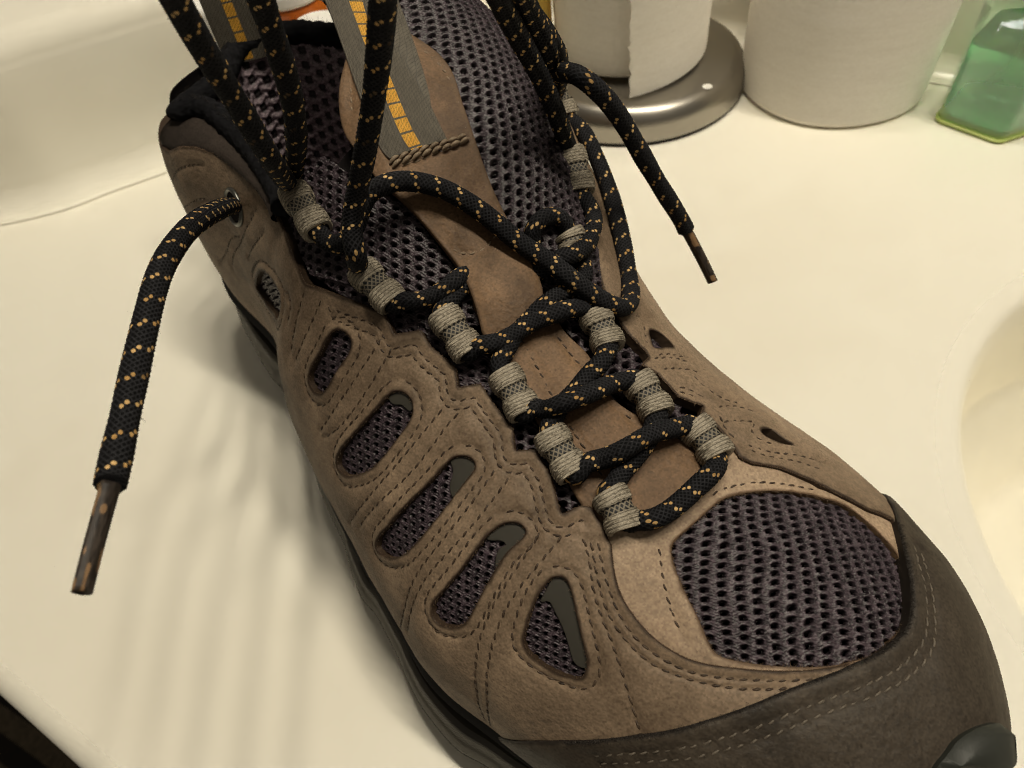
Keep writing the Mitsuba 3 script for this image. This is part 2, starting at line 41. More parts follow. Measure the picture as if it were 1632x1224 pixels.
D = json.loads(r'''{"ST":[[-0.2371,0.0374,0.052,0.064,0.1408,0.0839,0.052,2.6,2.6,0.003,0.003],[-0.2205,0.0069,0.0465,0.066,0.1433,0.1083,0.0483,2.6,2.6,0.004,0.003],[-0.193,-0.0006,0.0398,0.0672,0.1428,0.1163,0.0426,2.5,2.6,0.002,0.002],[-0.1599,0.0045,0.0328,0.0675,0.135,0.12,0.0366,2.3,3.0,0.0,0.0],[-0.1323,0.002,0.0295,0.0665,0.1255,0.118,0.0334,2.2,3.3,0.0,0.0],[-0.107,-0.0044,0.0273,0.064,0.113,0.112,0.0314,2.2,3.3,0.002,0.0],[-0.0827,-0.0059,0.0261,0.0605,0.0985,0.1074,0.0292,2.2,2.7,0.002,0.0],[-0.0551,-0.0063,0.026,0.058,0.0859,0.109,0.0281,2.2,2.05,0.002,0.0],[-0.0276,-0.006,0.026,0.0587,0.078,0.1138,0.027,2.3,1.95,0.002,0.0],[0.0,0.0026,0.026,0.0617,0.0715,0.1183,0.027,2.3,2.05,0.001,0.0],[0.0199,0.0115,0.026,0.0651,0.0675,0.1158,0.027,2.3,2.25,0.001,0.001],[0.0398,0.0208,0.026,0.0669,0.0627,0.1106,0.027,2.4,2.4,0.001,0.001],[0.0597,0.0356,0.027,0.0681,0.0559,0.0962,0.027,2.4,2.5,0.001,0.001],[0.0716,0.0494,0.027,0.0687,0.0473,0.082,0.027,2.4,2.5,0.001,0.001],[0.0786,0.066,0.027,0.0693,0.035,0.0753,0.027,2.2,2.2,0.0,0.0]],"slots":{"W1":[[-0.13861,0.16656],[-0.13041,0.18459],[-0.12079,0.20803],[-0.11651,0.21329],[-0.11621,0.19404],[-0.13315,0.13145],[-0.14399,0.11247],[-0.15108,0.10286],[-0.14596,0.13368]],"W2":[[-0.09433,0.27881],[-0.09255,0.28984],[-0.08977,0.29638],[-0.08815,0.29529],[-0.08712,0.28837],[-0.08703,0.26713],[-0.08727,0.23435],[-0.0884,0.21557],[-0.09177,0.20461],[-0.0945,0.20643],[-0.09494,0.22285],[-0.09436,0.24714],[-0.09448,0.26457]],"W3":[[-0.06934,0.32149],[-0.06611,0.32674],[-0.06339,0.31951],[-0.06211,0.29539],[-0.06231,0.24081],[-0.06501,0.20828],[-0.06996,0.17675],[-0.07391,0.17129],[-0.07436,0.19938],[-0.07225,0.24851],[-0.07143,0.29419],[-0.07092,0.31134]],"W4":[[-0.04642,0.34598],[-0.04436,0.35342],[-0.04239,0.35234],[-0.0416,0.3384],[-0.04066,0.31032],[-0.03978,0.26909],[-0.03993,0.23021],[-0.04068,0.20527],[-0.04273,0.18239],[-0.04611,0.16222],[-0.04957,0.15461],[-0.05065,0.16663],[-0.04963,0.19748],[-0.0484,0.24911],[-0.04774,0.28917],[-0.04793,0.32091],[-0.04772,0.33532]],"W5":[[-0.02725,0.34628],[-0.02534,0.35694],[-0.02341,0.35837],[-0.02249,0.35073],[-0.02251,0.32894],[-0.02141,0.29986],[-0.01966,0.26275],[-0.01843,0.22802],[-0.01885,0.20908],[-0.02084,0.19377],[-0.02383,0.18503],[-0.02604,0.19069],[-0.02681,0.20986],[-0.02666,0.25122],[-0.02744,0.29395],[-0.0281,0.32564]],"W6":[[-0.01149,0.34376],[-0.01002,0.3496],[-0.00674,0.34175],[-0.00189,0.32104],[0.00341,0.29826],[0.00651,0.27742],[0.00671,0.26086],[0.00507,0.25327],[0.00156,0.24533],[-0.00273,0.24199],[-0.00571,0.2478],[-0.00737,0.26141],[-0.00946,0.2884],[-0.01104,0.31164],[-0.01183,0.33332]]},"rslots":{"V1":[[-0.05083,0.67751],[-0.05069,0.69143],[-0.04907,0.70078],[-0.04692,0.70323],[-0.04475,0.70046],[-0.04459,0.67591],[-0.04503,0.65337],[-0.04756,0.66166]],"V3":[[-0.01306,0.69006],[-0.01227,0.70869],[-0.00922,0.70851],[-0.0064,0.71081],[-0.0075,0.69472],[-0.00932,0.68625],[-0.01147,0.68114]]},"window":[[-0.00142,0.46473],[-0.00208,0.48396],[-0.00271,0.51092],[-0.00301,0.54086],[-0.00127,0.57531],[0.0028,0.62039],[0.0078,0.65835],[0.01291,0.68669],[0.01861,0.6955],[0.02434,0.69765],[0.02967,0.68532],[0.0351,0.64599],[0.03807,0.61072],[0.03915,0.56344],[0.03882,0.52188],[0.0358,0.48959],[0.03121,0.45329],[0.02577,0.41908],[0.02146,0.40067],[0.01924,0.40146],[0.01422,0.41639],[0.00946,0.4287],[0.00409,0.4429],[0.00071,0.45328]],"eyel":[[-0.13178,0.26053],[-0.12152,0.26551],[-0.10872,0.27407],[-0.1032,0.29206],[-0.0974,0.31175],[-0.09028,0.3375],[-0.08577,0.35182],[-0.08088,0.34971],[-0.07707,0.38167],[-0.07239,0.38308],[-0.06449,0.39761],[-0.06024,0.38675],[-0.05757,0.41248],[-0.05204,0.41183],[-0.04371,0.41511],[-0.03905,0.40261],[-0.0364,0.42328],[-0.02893,0.42009],[-0.02093,0.40142],[-0.01991,0.4233],[-0.01818,0.43126],[-0.014,0.42537]],"qfront":[[-0.0093,0.41675],[-0.00592,0.40201],[-0.00061,0.38244],[0.00585,0.36973],[0.01235,0.36483],[0.01854,0.37289],[0.02318,0.39299],[0.02832,0.42433],[0.03309,0.46147],[0.03604,0.48954],[0.03713,0.50036]],"coltop":[[-0.18724,0.18831],[-0.17966,0.20584],[-0.17008,0.22105],[-0.15829,0.23469],[-0.14297,0.25755],[-0.13496,0.26534],[-0.13146,0.26167]],"randtop":[[0.01253,0.15951],[0.0165,0.19535],[0.01996,0.22892],[0.02326,0.26027],[0.02606,0.29255],[0.02837,0.32613],[0.03043,0.36147],[0.03221,0.39728],[0.03381,0.43286],[0.03555,0.46604],[0.03728,0.49547],[0.03881,0.52441],[0.03918,0.55905],[0.03846,0.59374],[0.0358,0.62791],[0.03196,0.66286],[0.02793,0.69206],[0.02464,0.71666],[0.02171,0.74279]],"redge":[[0.02045,0.74967],[0.01594,0.71135],[0.01085,0.68949],[0.00405,0.66969],[-0.00198,0.64446],[-0.00628,0.61455],[-0.00876,0.607],[-0.01288,0.61684],[-0.01738,0.62452],[-0.02079,0.62817],[-0.02329,0.62403],[-0.02486,0.63958],[-0.02663,0.62856],[-0.02944,0.61517],[-0.03338,0.61674],[-0.03724,0.61716],[-0.04114,0.60435],[-0.04248,0.62686],[-0.04445,0.63112],[-0.0481,0.62845],[-0.05101,0.62561],[-0.05441,0.62701],[-0.05772,0.63101],[-0.06148,0.62766],[-0.0685,0.63808],[-0.07364,0.64204],[-0.07881,0.65152]],"vamptop":[[-0.01402,0.42307],[-0.01082,0.4556],[-0.00838,0.48495],[-0.00894,0.52624],[-0.01091,0.57753],[-0.01258,0.61996]],"stL":[[[-0.10842,0.27057],[-0.10692,0.23837],[-0.10524,0.19698]],[[-0.1022,0.28495],[-0.10147,0.24975],[-0.10233,0.19559]],[[-0.11613,0.22974],[-0.11135,0.2351],[-0.11017,0.21414]],[[-0.08274,0.3331],[-0.0818,0.29961],[-0.08165,0.2475],[-0.08522,0.1679]],[[-0.07904,0.33924],[-0.07762,0.30799],[-0.07687,0.25162],[-0.08273,0.17229]],[[-0.05886,0.35842],[-0.05823,0.32392],[-0.0578,0.26347],[-0.06405,0.11453]],[[-0.0554,0.37302],[-0.05421,0.32645],[-0.05336,0.27887],[-0.05595,0.20415],[-0.05876,0.14385]],[[-0.03878,0.37264],[-0.03661,0.3295],[-0.03505,0.26674],[-0.03478,0.20064],[-0.03367,0.13454],[-0.03655,0.04609]],[[-0.03514,0.38149],[-0.0331,0.3361],[-0.03191,0.27604],[-0.03217,0.21896],[-0.03135,0.15421],[-0.03104,0.09096]],[[-0.02093,0.37094],[-0.01885,0.32714],[-0.01649,0.27039],[-0.0139,0.21686],[-0.01052,0.15687],[-0.00731,0.09121],[-0.00535,0.02797]],[[-0.01735,0.38692],[-0.01583,0.33721],[-0.01426,0.28306],[-0.01161,0.23068],[-0.00834,0.17224],[-0.00505,0.10231],[-0.00436,0.01061]],[[-0.01451,0.40019],[-0.00905,0.38358],[-0.00301,0.3574],[0.00424,0.33296],[0.01111,0.30564],[0.01754,0.27437],[0.02185,0.25061]],[[-0.01161,0.40938],[-0.00523,0.38559],[0.00213,0.36281],[0.0091,0.34988],[0.01471,0.35019],[0.02022,0.36098],[0.0262,0.39172],[0.03127,0.4283],[0.0357,0.46722]],[[-0.01258,0.40373],[-0.00525,0.37517],[0.00194,0.35103],[0.009,0.33843],[0.01481,0.33713],[0.02039,0.34998],[0.02596,0.3743],[0.03088,0.4077],[0.03384,0.43442]],[[-0.1442,0.16121],[-0.15342,0.11587]]],"stR":[[[-0.04204,0.63352],[-0.04156,0.66153],[-0.04062,0.68658],[-0.03812,0.71404]],[[-0.04291,0.65029],[-0.04218,0.68662],[-0.04053,0.71503]],[[-0.03828,0.63209],[-0.03718,0.67335],[-0.03515,0.70216]],[[-0.03469,0.68201],[-0.03089,0.68094],[-0.02608,0.68791],[-0.0229,0.71927]],[[-0.02327,0.66168],[-0.02153,0.70668],[-0.01852,0.72777]],[[-0.01893,0.64211],[-0.01719,0.6801],[-0.01499,0.70507]],[[-0.03217,0.63145],[-0.03029,0.64711],[-0.02733,0.65597],[-0.02466,0.65697]],[[-0.03094,0.62191],[-0.02938,0.63677],[-0.02666,0.64694]],[[-0.01165,0.63627],[-0.00691,0.66024],[-0.00261,0.70306],[0.00191,0.73536]],[[-0.01015,0.63185],[-0.00575,0.65079],[-0.00181,0.68385],[0.00372,0.71477]],[[-0.02116,0.6512],[-0.01627,0.63432],[-0.01163,0.63164]],[[-0.01541,0.69458],[-0.01282,0.66835],[-0.01089,0.66834],[-0.0071,0.68799]],[[-0.05289,0.67782],[-0.04877,0.65583],[-0.04505,0.6448]],[[-0.05861,0.66426],[-0.05651,0.6746],[-0.05596,0.69928]]],"stV":[[[-0.00292,0.45281],[0.00077,0.43828],[0.00639,0.41519],[0.01186,0.39609],[0.01536,0.38626]],[[-0.00516,0.53424],[-0.00428,0.56868],[-0.00166,0.60549],[0.00203,0.63888],[0.00636,0.6718]]],"stT":[[[-0.05791,0.5177],[-0.05432,0.52024],[-0.04994,0.52067],[-0.0466,0.52525]],[[-0.03715,0.52404],[-0.03311,0.52784],[-0.02875,0.53157]],[[-0.04564,0.44012],[-0.04109,0.43855],[-0.03829,0.43908]],[[-0.06895,0.47519],[-0.05675,0.47891],[-0.04347,0.47158],[-0.02919,0.46655],[-0.01573,0.45617]]],"stK":[[[-0.10431,0.43387],[-0.09869,0.44143],[-0.09273,0.44814],[-0.08757,0.45686],[-0.08448,0.47039],[-0.08382,0.48733],[-0.0855,0.50135],[-0.08877,0.50475]],[[-0.1352,0.50914],[-0.12943,0.51596],[-0.12214,0.51667],[-0.11643,0.51366],[-0.1092,0.50936],[-0.10225,0.5069],[-0.09632,0.50517]],[[-0.12898,0.42102],[-0.13378,0.43213],[-0.13651,0.44085]],[[-0.11067,0.44968],[-0.10997,0.46586],[-0.10985,0.48243],[-0.10866,0.50017]],[[-0.11052,0.44625],[-0.10892,0.4692],[-0.10872,0.48543],[-0.10812,0.49905]]],"stC":[[[-0.20167,0.10822],[-0.19206,0.14567],[-0.18452,0.17057],[-0.17908,0.18524],[-0.17554,0.19285]],[[-0.19851,0.08617],[-0.187,0.11898],[-0.18036,0.13951],[-0.17621,0.14854]],[[-0.18243,0.05524],[-0.17172,0.09921],[-0.16788,0.11877],[-0.15772,0.14979]],[[-0.17344,0.07093],[-0.16496,0.11437],[-0.15852,0.1416],[-0.14754,0.20611],[-0.14493,0.22616]],[[-0.15295,0.1382],[-0.14659,0.17198],[-0.1384,0.21672]],[[-0.12411,0.25797],[-0.11866,0.2746]]],"strip":[[-0.07644,0.45683],[-0.06397,0.45329],[-0.04886,0.44611],[-0.0312,0.43653],[-0.01531,0.42466],[-0.00822,0.44359],[-0.00639,0.47677],[-0.00709,0.51883],[-0.01045,0.54935],[-0.01723,0.56978],[-0.02309,0.55701],[-0.02869,0.54488],[-0.03776,0.52931],[-0.0489,0.54229],[-0.05886,0.5319],[-0.0734,0.52469]],"keeper":[[-0.11761,0.40974],[-0.11178,0.41415],[-0.10468,0.42698],[-0.09448,0.44275],[-0.0858,0.45227],[-0.08272,0.45378],[-0.07644,0.45263],[-0.06855,0.44533],[-0.06559,0.44407],[-0.0639,0.46811],[-0.06398,0.49745],[-0.06665,0.51787],[-0.07381,0.52171],[-0.08124,0.51753],[-0.08833,0.51498],[-0.09316,0.5125],[-0.09888,0.51111],[-0.10502,0.51205],[-0.11221,0.51539],[-0.11985,0.51951],[-0.12572,0.52329],[-0.13283,0.52031],[-0.14007,0.51115],[-0.14466,0.50865],[-0.15268,0.50227],[-0.15069,0.48643],[-0.14233,0.44732],[-0.13637,0.42172],[-0.1292,0.40511],[-0.1233,0.40315]],"web":[[[-0.16315,0.47048],[-0.14827,0.45547],[-0.13367,0.44087],[-0.11937,0.43265],[-0.11286,0.43722]],[[-0.15328,0.52101],[-0.13878,0.50824],[-0.123,0.50083],[-0.11457,0.49923],[-0.11011,0.499]]],"mesh":{"TONGL":[[-0.11555,0.3928],[-0.10278,0.43274],[-0.08233,0.45502],[-0.06923,0.45043],[-0.07544,0.39185],[-0.08429,0.36722],[-0.0922,0.3482],[-0.11,0.27968],[-0.13547,0.26031],[-0.12838,0.36184]],"TONGR":[[-0.16573,0.56354],[-0.15928,0.6994],[-0.13651,0.74549],[-0.11226,0.77143],[-0.08058,0.68161],[-0.05882,0.68295],[-0.05925,0.54224],[-0.07381,0.52785],[-0.08945,0.51586],[-0.11395,0.51537],[-0.13529,0.52159]],"THR":[[-0.08429,0.36722],[-0.07563,0.40267],[-0.06331,0.44223],[-0.03969,0.43861],[-0.01463,0.43073],[-0.01607,0.41028],[-0.03122,0.40944],[-0.05531,0.39632],[-0.07691,0.36427]],"THRR":[[-0.07036,0.52985],[-0.06996,0.61886],[-0.05682,0.6554],[-0.0295,0.62463],[-0.01716,0.61165],[-0.018,0.555],[-0.0312,0.54472],[-0.04917,0.54801]]},"bumper":[[0.05847,0.4885],[0.05753,0.51107],[0.05713,0.53524],[0.05773,0.58333],[0.05887,0.63102],[0.06053,0.66224],[0.06215,0.6576],[0.06357,0.64591],[0.06539,0.61621]],"back":{"B3":[[-0.0717,0.30219],[-0.0713,0.31641],[-0.06896,0.3285],[-0.06578,0.32828],[-0.06451,0.31829],[-0.06718,0.31298],[-0.06921,0.30292]],"B4":[[-0.04868,0.32925],[-0.04733,0.34542],[-0.04411,0.35662],[-0.04196,0.3538],[-0.04078,0.33369],[-0.04042,0.30722],[-0.04389,0.31223],[-0.0458,0.32412]],"B5":[[-0.02838,0.31384],[-0.02814,0.3448],[-0.02576,0.35884],[-0.02321,0.36015],[-0.022,0.34852],[-0.02206,0.32891],[-0.02071,0.29753],[-0.02431,0.31811],[-0.02393,0.32822],[-0.02548,0.32565],[-0.02685,0.31725]],"B6":[[-0.01097,0.32379],[-0.0119,0.34436],[-0.01005,0.35165],[-0.00621,0.34087],[-0.00149,0.32161],[0.0043,0.29474],[0.0066,0.27957],[0.00456,0.27242],[0.00206,0.28038],[-0.00308,0.30066],[-0.00633,0.30942],[-0.00894,0.31361],[-0.00978,0.30612]]},"fr":{"window":[0.01862,0.10272,5425.06,5262.49,6162.09,-4103.21],"W1":[-0.14579,0.02149,5693.62,-6205.01,7196.1,-9687.74],"W2":[-0.09163,0.04875,3024.69,2561.18,5459.88,-5040.76],"W3":[-0.06929,0.05066,3181.77,3081.77,5302.94,-4522.01],"W4":[-0.04616,0.05108,3326.78,3455.66,5244.43,-4221.16],"W5":[-0.02312,0.05227,4973.2,3783.29,5008.72,-4058.97],"W6":[-0.00343,0.05604,6167.57,3887.56,4872.82,-3814.37],"TONGL":[-0.0978,0.08191,3003.82,5153.64,6348.44,-4153.68],"TONGR":[-0.11333,0.10424,2273.55,5961.45,5835.88,-2338.69],"THR":[-0.05021,0.08357,3582.64,5293.33,5391.8,-3980.97],"THRR":[-0.04772,0.1212,3736.43,3546.81,5083.41,-985.8],"GUS":[-0.09935,0.12501,1614.81,2600.69,6786.12,557.64]},"loops":{"L1":[[-0.12743,0.02451,0.11142],[-0.12025,0.02429,0.10971],[-0.11157,0.02413,0.1072]],"L2":[[-0.09648,0.02783,0.1031],[-0.09106,0.02893,0.10091],[-0.0842,0.03036,0.09812]],"L3":[[-0.07514,0.03893,0.09689],[-0.06964,0.03913,0.09444],[-0.06272,0.03928,0.09152]],"L4":[[-0.05497,0.04334,0.08929],[-0.04965,0.04298,0.08745],[-0.04292,0.04193,0.08532]],"L5":[[-0.03658,0.04404,0.08392],[-0.03079,0.04346,0.08236],[-0.02475,0.04296,0.08075]],"L6":[[-0.01765,0.04695,0.07935],[-0.01316,0.0463,0.07816],[-0.0084,0.04502,0.07683]],"R1":[[-0.12934,0.11112,0.10756],[-0.12609,0.11183,0.10385],[-0.12092,0.1117,0.09961]],"R2":[[-0.10076,0.09796,0.10399],[-0.09546,0.09617,0.10086],[-0.08967,0.09377,0.09754]],"R2b":[[-0.07772,0.08001,0.09813],[-0.07502,0.07964,0.09663],[-0.07234,0.07825,0.09549]],"R3":[[-0.05722,0.07294,0.08911],[-0.05243,0.0721,0.08752],[-0.04665,0.07042,0.08609]],"R4":[[-0.03689,0.07067,0.08333],[-0.03164,0.07036,0.0821],[-0.02595,0.06918,0.08096]],"R5":[[-0.02045,0.07494,0.07848],[-0.01565,0.07509,0.07752],[-0.01018,0.07448,0.07665]]},"lace":{"front":[[-0.00887,0.04576,0.07704],[-0.00925,0.04785,0.07735],[-0.00717,0.04985,0.07836],[-0.00603,0.05557,0.07839],[-0.00667,0.0628,0.07858],[-0.00747,0.0685,0.07837],[-0.00939,0.07312,0.07676],[-0.01163,0.07462,0.07688],[-0.01565,0.07509,0.07752],[-0.02003,0.07498,0.07839],[-0.02024,0.07211,0.08045],[-0.02068,0.06799,0.08231],[-0.02115,0.06114,0.08509],[-0.0214,0.05452,0.08515],[-0.02385,0.04975,0.08248],[-0.02487,0.04563,0.08242],[-0.02475,0.04296,0.08075],[-0.03079,0.04346,0.08236],[-0.0365,0.04416,0.08391],[-0.03853,0.04734,0.08509],[-0.03979,0.04994,0.08563],[-0.04054,0.05524,0.08709],[-0.04246,0.06165,0.08754],[-0.04339,0.06508,0.08748],[-0.04589,0.06881,0.08675],[-0.04702,0.07051,0.08618],[-0.05243,0.0721,0.08752],[-0.05707,0.07282,0.08908],[-0.05801,0.07034,0.09159],[-0.05856,0.06527,0.09379],[-0.0588,0.06235,0.09415],[-0.06015,0.05613,0.09374],[-0.06055,0.04597,0.09321],[-0.06261,0.04098,0.09326],[-0.06314,0.03919,0.09167],[-0.06964,0.03913,0.09444],[-0.07504,0.03906,0.09688],[-0.07541,0.04095,0.09786],[-0.07697,0.04473,0.09825],[-0.0785,0.052,0.09883],[-0.07853,0.05975,0.0986]],"front2":[[-0.01557,0.0466,0.07776],[-0.01765,0.04695,0.07935],[-0.01772,0.04862,0.07982],[-0.01829,0.05035,0.08008],[-0.01896,0.05198,0.08033],[-0.01987,0.05548,0.08066],[-0.02128,0.06039,0.08102],[-0.02302,0.06432,0.08122],[-0.02483,0.06721,0.08132],[-0.02616,0.06915,0.08101],[-0.03164,0.07036,0.0821],[-0.03667,0.0707,0.08327],[-0.03643,0.06803,0.08512],[-0.03729,0.0644,0.08587],[-0.03668,0.05558,0.08914],[-0.0382,0.04864,0.08926],[-0.04111,0.04577,0.08668],[-0.04295,0.0434,0.0869],[-0.04322,0.04178,0.08538],[-0.04965,0.04298,0.08745],[-0.05484,0.04325,0.08923],[-0.05691,0.04419,0.09045],[-0.05789,0.04602,0.09107],[-0.06029,0.05096,0.09251],[-0.06227,0.05717,0.09357],[-0.06227,0.06114,0.09462],[-0.06283,0.06544,0.09458],[-0.06345,0.06984,0.09425],[-0.06625,0.07696,0.09274],[-0.07046,0.0791,0.09407],[-0.07471,0.07941,0.09652],[-0.07735,0.08015,0.09786],[-0.07896,0.07985,0.1017],[-0.07985,0.07756,0.10402],[-0.07997,0.07407,0.10476],[-0.0796,0.07134,0.10376],[-0.0789,0.06983,0.10125],[-0.07675,0.0689,0.09848],[-0.07475,0.06595,0.09653]],"l2":[[-0.09645,0.02824,0.10331],[-0.09106,0.02893,0.10091],[-0.08388,0.03032,0.09794],[-0.08186,0.03259,0.09946],[-0.08023,0.03463,0.09944],[-0.07823,0.03969,0.10002],[-0.07816,0.04505,0.10113],[-0.07995,0.05021,0.09995],[-0.07967,0.05566,0.0991]],"G":[[-0.07056,0.0431,0.17764],[-0.0782,0.04432,0.1693],[-0.0847,0.04321,0.15735],[-0.08868,0.04,0.1451],[-0.09218,0.0359,0.13303],[-0.0942,0.03196,0.12355],[-0.09275,0.02838,0.11703],[-0.09066,0.02693,0.11235],[-0.09648,0.02783,0.1031],[-0.0937,0.02834,0.10196]],"E":[[-0.08187,0.01251,0.18238],[-0.0873,0.0132,0.17651],[-0.09418,0.015,0.16389],[-0.10019,0.01736,0.14865],[-0.10874,0.02014,0.13138],[-0.12751,0.02441,0.11204],[-0.12025,0.02429,0.10971],[-0.11157,0.02413,0.1072],[-0.10703,0.02529,0.10569],[-0.10285,0.02774,0.10775],[-0.10128,0.03145,0.11148],[-0.10177,0.03495,0.11568],[-0.10203,0.03853,0.11832],[-0.10099,0.04324,0.11922],[-0.09949,0.04797,0.11833],[-0.09551,0.05396,0.11572],[-0.0911,0.05742,0.11326],[-0.08442,0.06116,0.10922],[-0.07588,0.06458,0.10449],[-0.0699,0.06795,0.10119],[-0.06362,0.07017,0.0988],[-0.05888,0.07346,0.0946],[-0.05559,0.07699,0.09083],[-0.0547,0.08048,0.08787],[-0.05676,0.08501,0.08516],[-0.06299,0.09038,0.08342],[-0.07248,0.09623,0.08505],[-0.08533,0.10347,0.08683],[-0.09523,0.10767,0.09043],[-0.10536,0.11018,0.09607],[-0.11571,0.11243,0.09823],[-0.12092,0.1117,0.09961],[-0.12609,0.11183,0.10385],[-0.12934,0.11112,0.10756],[-0.09977,0.09238,0.13458],[-0.09606,0.08674,0.14478],[-0.08965,0.08025,0.15436],[-0.0823,0.0733,0.16459]],"B":[[-0.07165,0.08005,0.09603],[-0.07537,0.086,0.09572],[-0.08031,0.09128,0.09523],[-0.08468,0.09287,0.09656],[-0.08967,0.09377,0.09754],[-0.09546,0.09617,0.10086],[-0.10076,0.09796,0.10399],[-0.09834,0.09408,0.1138],[-0.09661,0.09034,0.12344],[-0.09551,0.08594,0.13395],[-0.09268,0.07994,0.14513],[-0.08921,0.07465,0.15439],[-0.08038,0.06695,0.16591]],"B2":[[-0.07656,0.08734,0.09575],[-0.07056,0.08031,0.09773],[-0.06884,0.07402,0.0997],[-0.06979,0.06974,0.0998],[-0.0707,0.06671,0.09833],[-0.07201,0.065,0.09574]],"F":[[-0.09027,0.02709,0.17622],[-0.0962,0.02809,0.16907],[-0.10087,0.02883,0.15915],[-0.10571,0.02919,0.14787],[-0.11227,0.02878,0.13608],[-0.12041,0.02821,0.12557],[-0.13117,0.02728,0.11373],[-0.14398,0.02656,0.1017]],"F2":[[-0.09136,0.07649,0.16122],[-0.09559,0.08295,0.15171],[-0.10004,0.09133,0.14072],[-0.10508,0.0979,0.13164],[-0.11298,0.1046,0.12106],[-0.12807,0.11255,0.10412]],"C":[[-0.11505,0.10151,0.12106],[-0.104,0.0982,0.12587],[-0.09476,0.09571,0.13024],[-0.08947,0.09568,0.1307],[-0.08646,0.10084,0.1239],[-0.08349,0.10717,0.11156],[-0.07966,0.11393,0.09649],[-0.07624,0.11927,0.08506],[-0.07433,0.12151,0.0791]],"Ca":[[-0.0741,0.12158,0.07896],[-0.06844,0.12266,0.07239],[-0.06203,0.12324,0.06537]],"D":[[-0.16581,0.01241,0.08876],[-0.15622,0.01061,0.09591],[-0.14234,0.00754,0.10554],[-0.12462,0.00245,0.11656],[-0.10884,-0.00332,0.12523],[-0.09891,-0.00861,0.12853],[-0.08993,-0.01331,0.13002],[-0.08055,-0.01813,0.12973],[-0.07272,-0.02241,0.12869],[-0.06562,-0.02637,0.12747],[-0.05853,-0.02997,0.12671],[-0.0522,-0.03344,0.12571],[-0.04858,-0.03506,0.12563]],"Da":[[-0.04871,-0.03489,0.12569],[-0.04149,-0.04002,0.12386],[-0.03395,-0.04473,0.1224]]},"eyelet":[-0.15879,0.18515],"rimfront":[[-0.12751,0.02095,0.1075],[-0.13555,0.02239,0.1085],[-0.14651,0.02307,0.109],[-0.16076,0.02288,0.1095],[-0.18232,0.02074,0.11],[-0.19387,0.0163,0.11],[-0.19708,0.01099,0.109]],"rimheel":[[-0.20128,0.02784,0.112],[-0.21591,0.03769,0.112],[-0.21737,0.04522,0.113],[-0.21472,0.05397,0.1135],[-0.20741,0.06307,0.1135],[-0.1984,0.06882,0.1135],[-0.18883,0.07643,0.1135],[-0.17913,0.08604,0.1135]],"sole":[[-0.25005,0.02],[-0.23549,0.02],[-0.22721,0.01566],[-0.21693,0.00567],[-0.20756,0.00277],[-0.20271,0.00387],[-0.19032,0.00535],[-0.17586,0.00844],[-0.1653,0.00976],[-0.16053,0.00866],[-0.14519,0.00955],[-0.13561,0.00883],[-0.12645,0.00809],[-0.11982,0.0063],[-0.10733,0.00603],[-0.10011,0.00607],[-0.08435,0.00604],[-0.07401,0.00777],[-0.06294,0.00871],[-0.05481,0.00726],[-0.04071,0.00747],[-0.03314,0.00833],[-0.0213,0.00892],[-0.01138,0.00995],[-0.00491,0.00891],[0.00126,0.00846]]}''')


# ------------------------------------------------------------------ helpers
def rgb(*c):
    return {'type': 'rgb', 'value': list(c)}


def numbered(key):
    if key not in scene and key not in labels:
        return key
    k = 1
    while f'{key}_{k:03d}' in scene or f'{key}_{k:03d}' in labels:
        k += 1
    return f'{key}_{k:03d}'


def put(key, mesh, bsdf, smooth=False, uv=None, label=None, cat=None, group=None, kind=None, **more):
    key = numbered(key)
    scene[key] = ply(mesh, bsdf, smooth, uv=uv, **more)
    d = {k: v for k, v in (('label', label), ('category', cat), ('group', group), ('kind', kind)) if v}
    if d:
        labels[key] = d
    return key


def grid_faces(n, m, closed=False):
    i, j = np.meshgrid(np.arange(n - 1), np.arange(m if closed else m - 1), indexing='ij')
    a = i * m + j; b = i * m + (j + 1) % m
    q = np.stack([a, b, b + m, a + m], -1).reshape(-1, 4)
    return np.vstack([q[:, [0, 1, 2]], q[:, [0, 2, 3]]])


def merge(parts):
    V, F, U, n = [], [], [], 0
    for p in parts:
        V.append(p[0]); F.append(np.asarray(p[1]) + n); n += len(p[0])
        if len(p) > 2:
            U.append(p[2])
    return (np.vstack(V), np.vstack(F)) + ((np.vstack(U),) if U else ())


def smooth_path(P, step=0.0006, k=None):
    P = np.asarray(P, float)
    t = np.r_[0, np.cumsum(np.sqrt(np.linalg.norm(np.diff(P, axis=0), axis=1)) + 1e-9)]
    cs = CubicSpline(t, P)
    q = cs(np.linspace(0, t[-1], 40 * len(P)))
    s = np.r_[0, np.cumsum(np.linalg.norm(np.diff(q, axis=0), axis=1))]
    n = k or max(8, int(s[-1] / step))
    si = np.linspace(0, s[-1], n)
    return np.stack([np.interp(si, s, q[:, i]) for i in range(3)], 1), si


def frames(P, up=(0, 0, 1)):
    t = np.gradient(P, axis=0); t /= np.linalg.norm(t, axis=1, keepdims=True) + 1e-12
    n = np.zeros_like(P); v = np.cross(t[0], up)
    if np.linalg.norm(v) < 1e-3:
        v = np.cross(t[0], [1, 0, 0])
    v = np.cross(v, t[0])
    for i in range(len(P)):
        v = v - t[i] * (v @ t[i]); v /= np.linalg.norm(v) + 1e-12; n[i] = v
    return t, n, np.cross(t, n)


